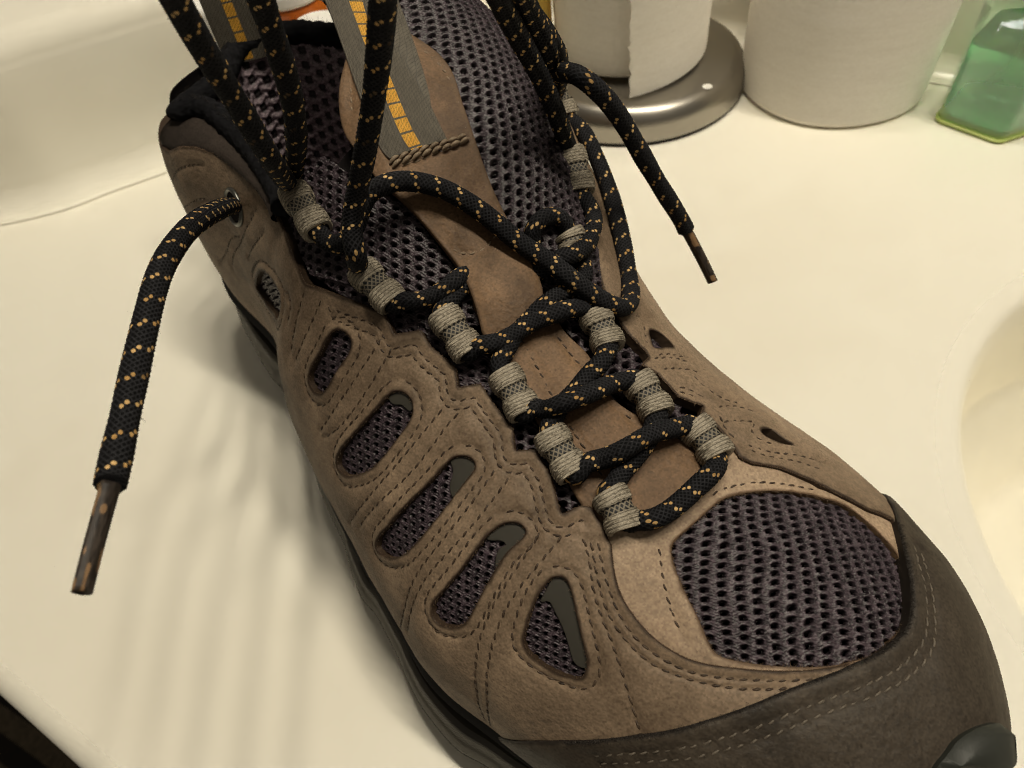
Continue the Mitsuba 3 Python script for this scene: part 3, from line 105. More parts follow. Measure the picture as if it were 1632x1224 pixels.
def sweep(P, s, rad, sides=24, caps=True, disp=None, up=(0, 0, 1)):
    """A tube along P; rad: number, (n,) or (n, sides); returns vertices, faces, uv (angle 0..1, length)."""
    t, n, b = frames(P, up)
    th = np.linspace(0, 2 * np.pi, sides + 1)
    R = np.broadcast_to(np.asarray(rad, float).reshape(-1, 1) if np.ndim(rad) == 1 else rad, (len(P), sides + 1)).copy()
    if disp is not None:
        R = R + disp(th[None] / (2 * np.pi), s[:, None])
    V = P[:, None] + R[..., None] * (np.cos(th)[None, :, None] * n[:, None] + np.sin(th)[None, :, None] * b[:, None])
    uv = np.stack(np.broadcast_arrays(th[None] / (2 * np.pi), s[:, None]), -1)
    F = grid_faces(len(P), sides + 1)[:, ::-1]
    V, uv = V.reshape(-1, 3), uv.reshape(-1, 2)
    if caps:
        m = sides + 1
        for k, flip in ((0, 1), (len(P) - 1, 0)):
            c = len(V); V = np.vstack([V, P[k]]); uv = np.vstack([uv, [0.5, s[k]]])
            j = np.arange(sides); f = np.stack([k * m + j, k * m + j + 1, np.full(sides, c)], 1)
            F = np.vstack([F, f if flip else f[:, ::-1]])
    return V, F, uv


def lathe(prof, c, n=96):
    """prof (k,2) radius, z."""
    prof = np.asarray(prof, float); th = np.linspace(0, 2 * np.pi, n + 1)
    V = np.stack([c[0] + prof[:, 0:1] * np.cos(th), c[1] + prof[:, 0:1] * np.sin(th), c[2] + prof[:, 1:2] + 0 * th], -1)
    uv = np.stack(np.broadcast_arrays(th[None] / (2 * np.pi), np.r_[0, np.cumsum(np.linalg.norm(np.diff(prof, axis=0), axis=1))][:, None]), -1)
    return V.reshape(-1, 3), grid_faces(len(prof), n + 1)[:, ::-1], uv.reshape(-1, 2)


def rounded(prof, r=0.002, k=5):
    """Rounds the inner corners of a profile polyline."""
    prof = [np.array(p, float) for p in prof]; out = [prof[0]]
    for a, b, c in zip(prof[:-2], prof[1:-1], prof[2:]):
        d1, d2 = np.linalg.norm(a - b), np.linalg.norm(c - b)
        q = min(r, d1 * 0.45, d2 * 0.45); p, e = b + (a - b) / d1 * q, b + (c - b) / d2 * q
        for t in np.linspace(0, 1, k):
            out.append((1 - t) ** 2 * p + 2 * t * (1 - t) * b + t * t * e)
    out.append(prof[-1])
    return np.array(out)


def patch_mesh(poly, step, rings=(0.0,), bstep=None):
    """A Delaunay mesh of a shapely polygon; returns points, triangles, distance to the edge, boundary edges."""
    bstep = bstep or step * 0.8

    def ringpts(g):
        out = []
        for q in (g.geoms if hasattr(g, 'geoms') else [g]):
            if q.is_empty:
                continue
            for ring in [q.exterior, *q.interiors]:
                n = max(6, int(ring.length / bstep)); out.append(np.array([ring.interpolate(k / n, normalized=True).coords[0] for k in range(n)]))
        return np.vstack(out) if out else np.zeros((0, 2))
    pts = [ringpts(poly)]
    for r in rings[1:]:
        pts.append(ringpts(poly.buffer(-r)))
    x0, y0, x1, y1 = poly.bounds
    X, Y = np.meshgrid(np.arange(x0, x1, step), np.arange(y0, y1, step * 0.866)); X = X + (np.arange(len(X)) % 2)[:, None] * step / 2
    inner = poly.buffer(-(rings[-1] + step * 0.5))
    G = np.c_[X.ravel(), Y.ravel()]
    if not inner.is_empty:
        pts.append(G[contains_xy(inner, G[:, 0], G[:, 1])])
    P = np.vstack(pts)
    P = P[np.unique(np.round(P / 1e-6).astype(np.int64), axis=0, return_index=True)[1]]
    tri = Delaunay(P).simplices
    cen = P[tri].mean(1)
    tri = tri[contains_xy(poly, cen[:, 0], cen[:, 1])]
    a, b, c = P[tri[:, 0]], P[tri[:, 1]], P[tri[:, 2]]
    area = (b[:, 0] - a[:, 0]) * (c[:, 1] - a[:, 1]) - (b[:, 1] - a[:, 1]) * (c[:, 0] - a[:, 0])
    tri = tri[np.abs(area) > 1e-12]; area = area[np.abs(area) > 1e-12]
    tri = np.where((area > 0)[:, None], tri, tri[:, ::-1])
    dens = []
    for ring in [g for q in (poly.geoms if hasattr(poly, 'geoms') else [poly]) for g in [q.exterior, *q.interiors]]:
        n = max(6, int(ring.length / (bstep * 0.5))); dens.append(np.array([ring.interpolate(k / n, normalized=True).coords[0] for k in range(n)]))
    d = cKDTree(np.vstack(dens)).query(P)[0]
    e = np.sort(np.vstack([tri[:, [0, 1]], tri[:, [1, 2]], tri[:, [2, 0]]]), 1)
    ed = np.vstack([tri[:, [0, 1]], tri[:, [1, 2]], tri[:, [2, 0]]])
    _, idx, cnt = np.unique(e[:, 0] * len(P) + e[:, 1], return_index=True, return_counts=True)
    return P, tri, d, ed[idx[cnt == 1]]


# ------------------------------------------------------------------ materials
def leather(lo, hi, edge, seed, rough=0.62, lump=1.0):

    def col(p, n, uv):
        a = fbm(p.x * 55 + seed, p.y * 55, p.z * 55, 3); b = fbm(p.x * 420, p.y * 420 + seed, p.z * 420, 2)
        g = noise(p.x * 2300, p.y * 2300, p.z * 2300)
        c = mix(lo, hi, smoothstep(0.22, 0.78, a) * 0.60 + b * 0.40)
        c = c * (0.72 + 0.56 * g)
        rub = smoothstep(0.55, 0.75, fbm(p.x * 130, p.y * 130 + 9, p.z * 130, 3))
        stain = smoothstep(0.56, 0.78, fbm(p.x * 75 + 4, p.y * 75, p.z * 75 + seed, 4))
        pore = smoothstep(0.72, 0.9, noise(p.x * 1500, p.y * 1500, p.z * 1500))
        c = c * (1 + 0.20 * rub) * (1 - 0.34 * stain) * (1 - 0.22 * pore)
        return mix(edge, c, smoothstep(0.10, 0.95, uv.x + 0.7 * (b - 0.5)))

    def hgt(p, n, uv):
        return 0.00024 * fbm(p.x * 1000, p.y * 1000, p.z * 1000, 3) + lump * 0.00022 * fbm(p.x * 260, p.y * 260, p.z * 260, 3)
    return {'type': 'twosided', 'b': {'type': 'bumpmap', 'arbitrary': proc(hgt, 1.5e-4), 'scale': 1.0,
            'bsdf': {'type': 'principled', 'base_color': proc(col), 'roughness': rough, 'specular': 0.25}}}


scene['tan_leather'] = leather((0.100, 0.068, 0.043), (0.245, 0.176, 0.118), (0.034, 0.021, 0.013), 0)
scene['pale_leather'] = leather((0.225, 0.156, 0.102), (0.380, 0.280, 0.194), (0.100, 0.060, 0.033), 12)
scene['smooth_leather'] = leather((0.108, 0.062, 0.032), (0.185, 0.112, 0.060), (0.10, 0.062, 0.036), 31, 0.6, 0.15)
scene['dark_leather'] = leather((0.028, 0.021, 0.015), (0.056, 0.044, 0.032), (0.016, 0.012, 0.009), 57, 0.6)
scene['collar_leather'] = leather((0.020, 0.0145, 0.0115), (0.034, 0.025, 0.020), (0.02, 0.015, 0.012), 83, 0.8)


def plain(key, c, rough=0.6, **k):
    scene[key] = {'type': 'twosided', 'b': {'type': 'principled', 'base_color': rgb(*c), 'roughness': rough, **k}}


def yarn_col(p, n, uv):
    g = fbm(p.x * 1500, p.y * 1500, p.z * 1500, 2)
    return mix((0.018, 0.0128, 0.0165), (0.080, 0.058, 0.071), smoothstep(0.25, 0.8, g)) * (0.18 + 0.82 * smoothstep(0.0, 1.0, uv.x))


def yarn_col2(p, n, uv):  # mesh yarn colour lightened so the shaded heel lining looks lit
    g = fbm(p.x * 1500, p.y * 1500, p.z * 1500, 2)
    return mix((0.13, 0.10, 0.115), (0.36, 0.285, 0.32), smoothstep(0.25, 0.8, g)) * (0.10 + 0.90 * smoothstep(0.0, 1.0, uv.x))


def yarn_h(p, n, uv):
    return 0.00016 * noise(p.x * 1900, p.y * 1900, p.z * 1900)


scene['mesh_yarn'] = {'type': 'twosided', 'b': {'type': 'bumpmap', 'arbitrary': proc(yarn_h, 1e-4), 'scale': 1.0,
                      'bsdf': {'type': 'principled', 'base_color': proc(yarn_col), 'roughness': 0.45, 'specular': 0.38}}}
scene['lit_lining_yarn'] = {'type': 'twosided', 'b': {'type': 'principled', 'base_color': proc(yarn_col2), 'roughness': 0.5, 'specular': 0.4}}
plain('black_lining', (0.010, 0.0085, 0.009), 0.9, specular=0.05)
plain('slot_film', (0.036, 0.033, 0.026), 0.45)
plain('sole_rubber', (0.016, 0.014, 0.011), 0.5)
plain('bumper_rubber', (0.018, 0.020, 0.016), 0.55)


def foam_col(p, n, uv):
    return mix((0.034, 0.030, 0.023), (0.066, 0.058, 0.045), fbm(p.x * 160, p.y * 160, p.z * 160, 3))


scene['midsole_foam'] = {'type': 'twosided', 'b': {'type': 'principled', 'base_color': proc(foam_col), 'roughness': 0.6}}


def fuzz_col(p, n, uv):
    return mix((0.003, 0.003, 0.0035), (0.014, 0.014, 0.016), fbm(p.x * 900, p.y * 900, p.z * 900, 2))


def fuzz_h(p, n, uv):
    return 0.0004 * fbm(p.x * 1100, p.y * 1100, p.z * 1100, 2)


scene['black_fleece'] = {'type': 'twosided', 'b': {'type': 'bumpmap', 'arbitrary': proc(fuzz_h, 1e-4), 'scale': 1.0, 'bsdf': {'type': 'principled', 'base_color': proc(fuzz_col), 'roughness': 0.9, 'specular': 0.05}}}


def lace_col(p, n, uv):
    u6 = uv.x * 6; k = dr.floor(u6); fu = u6 - k - 0.5
    vv = uv.y / 0.0060 - k / 6; fv = vv - dr.floor(vv) - 0.5
    jit = cell_rand(k, dr.floor(vv), 3)
    d1 = dr.square((fu + 0.15) / (0.14 + 0.05 * jit)) + dr.square((fv + 0.075) / 0.075)
    d2 = dr.square((fu - 0.15) / (0.18 - 0.04 * jit)) + dr.square((fv - 0.075) / 0.078)
    dot = dr.maximum(1 - smoothstep(0.75, 1.15, d1), 1 - smoothstep(0.75, 1.15, d2))
    b = noise(uv.x * 34, uv.y * 1300)
    qa = uv.x * 12 + uv.y / 0.00115; qb = uv.x * 12 - uv.y / 0.00115
    wv = dr.maximum(dr.abs(dr.sin(3.14159 * qa)), dr.abs(dr.sin(3.14159 * qb)))
    base = mix((0.003, 0.003, 0.0035), (0.024, 0.024, 0.027), smoothstep(0.72, 1.0, wv) * (0.5 + 0.5 * b))
    gold = mix((0.46, 0.27, 0.095), (0.70, 0.47, 0.21), jit)
    dot = dot * smoothstep(0.03, 0.12, cell_rand(k, dr.floor(vv), 5)) * (0.65 + 0.35 * noise(uv.x * 60, uv.y * 2600))
    return mix(base, gold, dot)


scene['lace_cord'] = {'type': 'twosided', 'b': {'type': 'principled', 'base_color': proc(lace_col), 'roughness': 0.85, 'specular': 0.12}}


def aglet_col(p, n, uv):
    w = noise(uv.x * 26, uv.y * 900); d = smoothstep(0.66, 0.8, noise(uv.x * 9, uv.y * 420))
    return mix(mix((0.014, 0.011, 0.010), (0.060, 0.047, 0.038), w), (0.30, 0.18, 0.09), d * 0.7)


scene['aglet_film'] = {'type': 'twosided', 'b': {'type': 'principled', 'base_color': proc(aglet_col), 'roughness': 0.5, 'specular': 0.2}}


def loop_col(p, n, uv):
    f = uv.y / 0.00090; fr = dr.abs(f - dr.floor(f) - 0.5) * 2
    g = cell_rand(dr.floor(f), 2, 5)
    return mix((0.300, 0.260, 0.198), (0.355, 0.310, 0.238), g) * (1 - 0.58 * smoothstep(0.55, 1.0, fr))


scene['loop_webbing'] = {'type': 'twosided', 'b': {'type': 'principled', 'base_color': proc(loop_col), 'roughness': 0.6}}


def bind_col(p, n, uv):
    a = uv.x * 16 + uv.y / 0.0016; b = uv.x * 16 - uv.y / 0.0016
    fa = dr.abs(a - dr.floor(a) - 0.5); fb = dr.abs(b - dr.floor(b) - 0.5)
    line = dr.maximum(smoothstep(0.30, 0.40, fa), smoothstep(0.30, 0.40, fb))
    return mix((0.006, 0.006, 0.006), (0.17, 0.145, 0.105), line)


scene['loop_binding'] = {'type': 'twosided', 'b': {'type': 'principled', 'base_color': proc(bind_col), 'roughness': 0.7}}


def web_col(p, n, uv):
    # uv.x across (0..1), uv.y along (m)
    x = uv.x; y = uv.y
    tw = x * 26; ct = dr.floor(tw)
    row = y / 0.00125 + 0.5 * (ct - 2 * dr.floor(ct / 2)) + 0.8 * (tw - ct); wob = noise(x * 40, row)
    f = dr.abs(tw - dr.floor(tw) - 0.5) * 2; fr = dr.abs(row - dr.floor(row) - 0.5) * 2
    gap = smoothstep(0.70, 1.0, dr.maximum(f * 0.96, fr))
    grey = mix((0.080, 0.069, 0.052), (0.135, 0.118, 0.090), wob)
    gold = mix((0.62, 0.30, 0.028), (0.82, 0.44, 0.06), wob)
    yy = y / 0.0046; fy = yy - dr.floor(yy)
    inside = smoothstep(0.40, 0.405, x) * (1 - smoothstep(0.60, 0.605, x))
    block = dr.select((fy > 0.13), 1.0, 0.0) * inside
    c = mix(grey, gold, block)
    return c * (1 - 0.72 * gap)


def web_h(p, n, uv):
    tw = uv.x * 26; ct = dr.floor(tw); row = uv.y / 0.00125 + 0.5 * (ct - 2 * dr.floor(ct / 2)) + 0.8 * (tw - ct)
    f = tw - dr.floor(tw) - 0.5; g = row - dr.floor(row) - 0.5
    return 0.00028 * dr.cos(f * 3.14) * dr.cos(g * 3.14)


scene['strap_webbing'] = {'type': 'twosided', 'b': {'type': 'bumpmap', 'arbitrary': proc(web_h, 8e-5), 'scale': 1.0, 'bsdf': {'type': 'principled', 'base_color': proc(web_col), 'roughness': 0.6}}}


def thread_col(a, b):
    def f(p, n, uv):
        return mix(a, b, noise(p.x * 500, p.y * 500, p.z * 500) * 0.6 + 0.4 * noise(p.x * 3000, p.y * 3000, p.z * 3000))
    return {'type': 'twosided', 'b': {'type': 'principled', 'base_color': proc(f), 'roughness': 0.55, 'specular': 0.3}}


scene['brown_thread'] = thread_col((0.010, 0.006, 0.004), (0.095, 0.064, 0.041))
scene['pale_thread'] = thread_col((0.10, 0.072, 0.046), (0.30, 0.225, 0.155))
scene['grey_thread'] = thread_col((0.055, 0.045, 0.034), (0.16, 0.132, 0.102))


def marble(p, n, uv):
    a = fbm(p.x * 7, p.y * 7 + 3, p.z * 7, 4); b = fbm(p.x * 24 + 5 * a, p.y * 24, p.z * 24, 3)
    t = smoothstep(0.35, 0.75, 0.6 * a + 0.4 * b)
    c = mix((0.85, 0.82, 0.715), (0.805, 0.765, 0.655), t)
    return c


scene['cream_marble'] = {'type': 'twosided', 'b': {'type': 'principled', 'base_color': proc(marble), 'roughness': 0.24, 'specular': 0.42}}


def paper_col(p, n, uv):
    f = 0.5 * fbm(p.x * 60, p.y * 60, p.z * 500, 3) + 0.5 * noise(p.x * 900, p.y * 900, p.z * 900)
    return mix((0.70, 0.665, 0.60), (0.82, 0.79, 0.73), f)


def paper_h(p, n, uv):
    return 0.00018 * fbm(p.x * 120, p.y * 120, p.z * 800, 3) + 0.00030 * noise(p.x * 1200, p.y * 1200, p.z * 1200)


scene['tissue_paper'] = {'type': 'twosided', 'b': {'type': 'bumpmap', 'arbitrary': proc(paper_h, 3e-4), 'scale': 1.0, 'bsdf': {'type': 'principled', 'base_color': proc(paper_col), 'roughness': 0.95, 'specular': 0.1}}}
scene['card_tube'] = {'type': 'twosided', 'b': {'type': 'diffuse', 'reflectance': rgb(0.35, 0.25, 0.15)}}


def steel_r(p, n, uv):
    return 0.30 + 0.12 * fbm(p.x * 40, p.y * 40, p.z * 40, 3)


scene['brushed_steel'] = {'type': 'twosided', 'b': {'type': 'principled', 'base_color': rgb(0.37, 0.345, 0.305), 'metallic': 1.0, 'roughness': proc(steel_r)}}
plain('black_foam', (0.012, 0.012, 0.012), 0.8)
plain('white_plastic', (0.78, 0.76, 0.72), 0.35)
plain('grey_plastic', (0.52, 0.49, 0.46), 0.35)
plain('orange_plastic', (0.62, 0.15, 0.02), 0.22)
plain('green_plastic', (0.10, 0.22, 0.05), 0.3)
plain('dull_green_plastic', (0.10, 0.20, 0.10), 0.4)
plain('yellow_plastic', (0.62, 0.42, 0.09), 0.3)
plain('dark_metal', (0.10, 0.10, 0.09), 0.3, metallic=0.8)


def rug_col(p, n, uv):
    a = (p.x * 0.55 + p.y * 0.83) / 0.055; f = a - dr.floor(a)
    s = smoothstep(0.46, 0.5, f) - smoothstep(0.96, 1.0, f)
    return mix((0.012, 0.009, 0.006), (0.10, 0.078, 0.05), s) * (0.7 + 0.6 * noise(p.x * 200, p.y * 200))


scene['striped_rug'] = {'type': 'twosided', 'b': {'type': 'principled', 'base_color': proc(rug_col), 'roughness': 0.95}}
scene['vanity_wood'] = {'type': 'twosided', 'b': {'type': 'principled', 'base_color': rgb(0.09, 0.05, 0.025), 'roughness': 0.5}}

# ------------------------------------------------------------------ the setting: counter with a sink, walls, floor
FRONT_P = np.array([-0.1806, 0.0776]); FU = WALL_U[:2]; FN = np.array([-0.616, -0.788])     # front edge of the counter
SINK_C, SINK_R = np.array([0.2699, 0.0575]), 0.1267
B2 = WALL_P[:2]


def ab(a, b):
    """a along the back wall from WALL_P, b out from it"""
    return B2 + FU * a - np.array([0.616, 0.788]) * b


depth = (FRONT_P - B2) @ np.array([-0.616, -0.788])
outer = Polygon([ab(-0.72, 0.0), ab(0.95, 0.0), ab(0.95, depth - 0.008), ab(-0.72, depth - 0.008)])
# rounded front edge is swept separately; sink hole with a rounded lip
th = np.linspace(0, 2 * np.pi, 240, endpoint=False)
hole = Polygon(np.c_[SINK_C[0] + (SINK_R + 0.010) * np.cos(th), SINK_C[1] + (SINK_R + 0.010) * np.sin(th)])
top = outer.difference(hole)
P2, tri, _, _ = patch_mesh(top, 0.012, bstep=0.003)
lip = rounded([(SINK_R + 0.0102, 0.0), (SINK_R + 0.001, -0.0006), (SINK_R - 0.0025, -0.012), (SINK_R * 0.95, -0.07), (SINK_R * 0.70, -0.115), (SINK_R * 0.2, -0.128), (0.012, -0.129)], 0.006, 7)
sink = lathe(lip, (*SINK_C, 0), 160)
aa = np.linspace(-0.72, 0.95, 80); phi = np.linspace(0, np.pi / 2, 9)
edge_rows = [np.array([[*ab(a, depth - 0.008 + 0.008 * math.sin(f)), -0.008 + 0.008 * math.cos(f)] for a in aa]) for f in phi]
edge_rows += [np.array([[*ab(a, depth), -0.035] for a in aa]), np.array([[*ab(a, depth - 0.02), -0.035] for a in aa])]
ev = np.array(edge_rows)
front = (ev.reshape(-1, 3), grid_faces(len(ev), len(aa)))
counter = merge([(np.c_[P2, np.zeros(len(P2))], tri), front])
put('counter', counter, 'cream_marble', 40, label='glossy cream cultured marble vanity counter with soft cloudy veins', kind='structure')
put('sink_basin', (sink[0], sink[1]), 'cream_marble', True, label='cream round sink basin sunk into the counter at the right', kind='structure')


def wall_strip(line, height, cove, lean=0.0, ledge=0.02, n_in=None):
    """a splash board: cove at its foot, upright face, rounded top and a ledge; line: plan points, inward normals to the left."""
    line = np.asarray(line); t = np.gradient(line, axis=0); t /= np.linalg.norm(t, axis=1, keepdims=True)
    nrm = np.c_[-t[:, 1], t[:, 0]] * (n_in or 1)
    prof = [(cove * (1 - math.sin(f)), cove * (1 - math.cos(f)) + 0.0006) for f in np.linspace(0, np.pi / 2, 10)]
    prof += [(-lean * (z / height), z) for z in np.linspace(cove * 1.3, height - 0.016, 5)]
    prof += [(-lean - 0.014 * (1 - math.cos(f)), height - 0.014 + 0.014 * math.sin(f)) for f in np.linspace(0.0, np.pi / 2, 10)]
    prof += [(-lean - 0.014 - ledge, height)]
    V = np.array([[[*(line[i] + nrm[i] * o), z] for i in range(len(line))] for o, z in prof])
    return V.reshape(-1, 3), grid_faces(len(prof), len(line))


back_line = [ab(a, 0.0) for a in np.linspace(0.95, -0.30, 60)]
v, f = wall_strip(back_line, 0.10, 0.012, n_in=1)
put('back_splash', (v, f), 'cream_marble', True, label='cream marble back splash board behind the paper rolls with a bright coved foot', kind='structure')
LW = PchipInterpolator([-0.62, -0.2755, -0.2439, -0.214, -0.1858, -0.10, 0.02], [0.3585, 0.3597, 0.3625, 0.3739, 0.3838, 0.419, 0.478])
xs = np.linspace(-0.62, 0.02, 90)
v, f = wall_strip(np.c_[xs, LW(xs)], 0.083, 0.016, lean=0.006, ledge=0.10, n_in=-1)
put('side_splash', (v, f), 'cream_marble', True, label='cream marble side splash curving up from the counter at the left', kind='structure')
fl = np.array([[-1.5, -1.5, -0.82], [1.5, -1.5, -0.82], [1.5, 1.5, -0.82], [-1.5, 1.5, -0.82]])
put('floor', (fl, np.array([[0, 1, 2], [0, 2, 3]])), 'striped_rug', label='dark floor with brown and black stripes far below the counter edge', kind='structure')
cb = np.array([[*ab(a, depth - 0.03), z] for z in (-0.82, -0.034) for a in (-0.72, 0.95)])
put('vanity_front', (cb, np.array([[0, 1, 3], [0, 3, 2]])), 'vanity_wood', label='dark wooden front of the vanity cupboard under the counter', kind='structure')

# ------------------------------------------------------------------ things behind the shoe
BC = (0.0985, 0.3835); BR = 0.0665
labels['roll_stand'] = {'label': 'brushed steel paper holder with a domed round base standing at the back wall', 'category': 'paper holder'}
prof = rounded([(BR, 0.0025), (BR - 0.0006, 0.0130), (BR - 0.0055, 0.0190), (0.040, 0.0218), (0.02, 0.0232), (0.0002, 0.0238)], 0.005, 8)
v, f, uv = lathe(prof, (*BC, 0), 160)
put('roll_stand__base', (v, f[:, ::-1]), 'brushed_steel', True)
v, f, uv = lathe([(0.01, 0.0004), (BR - 0.001, 0.0004), (BR - 0.001, 0.0026)], (*BC, 0), 120)
put('roll_stand__foot_ring', (v, f), 'black_foam', 30, label='thin black rubber ring under the steel base')
dv, df, _ = lathe([(0.0001, 0.00022), (0.0022, 0.00018), (0.0026, 0.0)], (0, 0, 0), 24)  # small white disc painted in as a lamp reflection on the steel
dv = dv * [1, 1.0, 1] + [0.1285, 0.3328, 0.01958]
put('roll_stand__white_glint', (dv, df), 'white_plastic', True, label='tiny white oval standing in for a glint on the steel base')
v, f, uv = lathe(rounded([(0.007, 0.0235), (0.007, 0.17), (0.0005, 0.175)], 0.005), (*BC, 0), 32)
put('roll_stand__post', (v, f), 'brushed_steel', True)
# roll on the stand, with a loose outer sheet
r1 = 0.0415


def paper_roll(key, c, r, h, z0, lab, bulge=0.0015):
    labels[key] = {'label': lab, 'category': 'paper roll'}
    n = 140
    pr = rounded([(0.021, z0 + 0.001), (r - 0.002, z0), (r, z0 + 0.002), (r + bulge, z0 + h * 0.5), (r, z0 + h - 0.003), (0.021, z0 + h)], 0.0025, 6)
    v, f, uv = lathe(pr, (*c, 0), n)
    a = np.arctan2(v[:, 1] - c[1], v[:, 0] - c[0]); w = 1 + 0.010 * np.sin(2 * a + 1.0 + 8 * v[:, 2]) + 0.006 * np.sin(5 * a + 20 * v[:, 2])
    v[:, 0] = c[0] + (v[:, 0] - c[0]) * w; v[:, 1] = c[1] + (v[:, 1] - c[1]) * w
    put(key + '__paper', (v, f[:, ::-1]), 'tissue_paper', True)
    v, f, uv = lathe([(0.0205, z0 + 0.001), (0.0205, z0 + h + 0.0008), (0.0195, z0 + h + 0.0008), (0.0195, z0 + 0.001)], (*c, 0), 48)
    put(key + '__cardboard_core', (v, f), 'card_tube', 30)


paper_roll('paper_roll', BC, r1, 0.098, 0.0246, 'white tissue roll on the steel holder with a loose torn end facing the shoe')
# loose sheet: leaves the roll on its right and swings out towards the camera, with a torn edge
ang0, ang1 = math.radians(-18), math.radians(-104)
U_ = np.linspace(0, 1, 60); Z_ = np.linspace(0.0250, 0.120, 46)
pts = []
for z in Z_:
    row = []
    for u in U_:
        jag = 0.0042 * (meshkit.noise(np.array([z * 420, 3.3, 0])) - 0.5) + 0.0030 * (meshkit.noise(np.array([z * 1300, 7.3, 0])) - 0.5)
        uu = u * (1 + jag * 12 * (u > 0.5) * (u - 0.5))
        a = ang0 + (ang1 - ang0) * uu
        rr = r1 * 1.02 + 0.0006 + 0.0125 * uu ** 2.2 + 0.0012 * math.sin(z * 60 + u * 3) * u
        row.append([BC[0] + rr * math.cos(a), BC[1] + rr * math.sin(a), z - 0.0035 * uu])
    pts.append(row)
pts = np.array(pts)
put('paper_roll__loose_sheet', (pts.reshape(-1, 3), grid_faces(len(Z_), len(U_))), 'tissue_paper', True, label='loose outer sheet with a ragged torn edge')
R2C, r2 = (0.2065, 0.3495), 0.0490
paper_roll('paper_roll_001', R2C, r2, 0.105, 0.0005, 'large white tissue roll standing on the counter beside the green soap bottle', 0.0008)

# green soap bottle: eight-sided clear shell, green liquid inside
front_c = np.array([0.2577, 0.2697]); d1 = np.array([math.cos(math.radians(123.8)), math.sin(math.radians(123.8))]); d2 = np.array([math.cos(math.radians(12.3)), math.sin(math.radians(12.3))])
quad = [front_c, front_c + d2 * 0.052, front_c + d2 * 0.052 + d1 * 0.030 + np.array([0.012, 0.012]), front_c + d1 * 0.034 + d2 * 0.028 + np.array([0.004, 0.02]), front_c + d1 * 0.0335]
shape = Polygon(quad).convex_hull


def prism(poly, zs, insets, n=160):
    rows = []
    for z, i in zip(zs, insets):
        q = poly.buffer(-0.006 - i).buffer(0.006, quad_segs=8) if i >= 0 else poly
        ring = q.exterior; cx, cy = poly.centroid.coords[0]
        p = np.array([ring.interpolate(k / n, normalized=True).coords[0] for k in range(n)])
        if not ring.is_ccw:
            p = p[::-1]
        s = np.argmax((p - [cx, cy]) @ np.array([1.0, 0.2])); p = np.roll(p, -s, axis=0)
        rows.append(np.c_[p, np.full(n, z)])
    V = np.array(rows); F = grid_faces(len(zs), n, True)
    V = V.reshape(-1, 3); a = len(V)
    V = np.vstack([V, [cx, cy, zs[0]], [cx, cy, zs[-1]]])
    j = np.arange(n); F = np.vstack([F, np.stack([np.full(n, a), (j + 1) % n, j], 1), np.stack([np.full(n, a + 1), (len(zs) - 1) * n + j, (len(zs) - 1) * n + (j + 1) % n], 1)])
    return V, F


labels['soap_bottle'] = {'label': 'clear faceted soap bottle half full of green liquid at the right edge', 'category': 'bottle'}
scene['green_liquid'] = {'type': 'homogeneous', 'albedo': rgb(0.30, 0.86, 0.42), 'sigma_t': rgb(0.62, 0.15, 0.44), 'scale': 30.0}
scene['clear_plastic'] = {'type': 'thindielectric', 'int_ior': 1.5}
scene['liquid_surface'] = {'type': 'dielectric', 'int_ior': 1.34}
sv_, sf_ = prism(shape, [0.0008, 0.002, 0.006, 0.062, 0.075, 0.085], [0.003, 0.001, 0.0, 0.0, 0.006, 0.012])
put('soap_bottle__shell', (sv_, sf_), 'clear_plastic', 25)
lv_, lf_ = prism(shape.buffer(-0.0012), [0.0035, 0.005, 0.008, 0.0405, 0.041], [0.003, 0.001, 0.0, 0.0, 0.0006])
put('soap_bottle__liquid', (lv_, lf_), 'liquid_surface', 25, label='green liquid soap filling the lower half', interior={'type': 'ref', 'id': 'green_liquid'})
cx, cy = shape.centroid.coords[0]
v, f, uv = lathe(rounded([(0.012, 0.0845), (0.012, 0.115), (0.0005, 0.116)], 0.003), (cx, cy, 0), 40)
put('soap_bottle__cap', (v, f[:, ::-1]), 'white_plastic', True)
v, f = prism(shape.buffer(0.0006), [0.0003, 0.0008, 0.0020, 0.0026], [0.002, 0.0004, 0.0, 0.001])
scene['lime_plastic'] = {'type': 'principled', 'base_color': rgb(0.42, 0.50, 0.14), 'roughness': 0.3}
put('soap_bottle__bottom_rim', (v, f), 'lime_plastic', 25, label='thin lime green rim at the foot of the bottle')


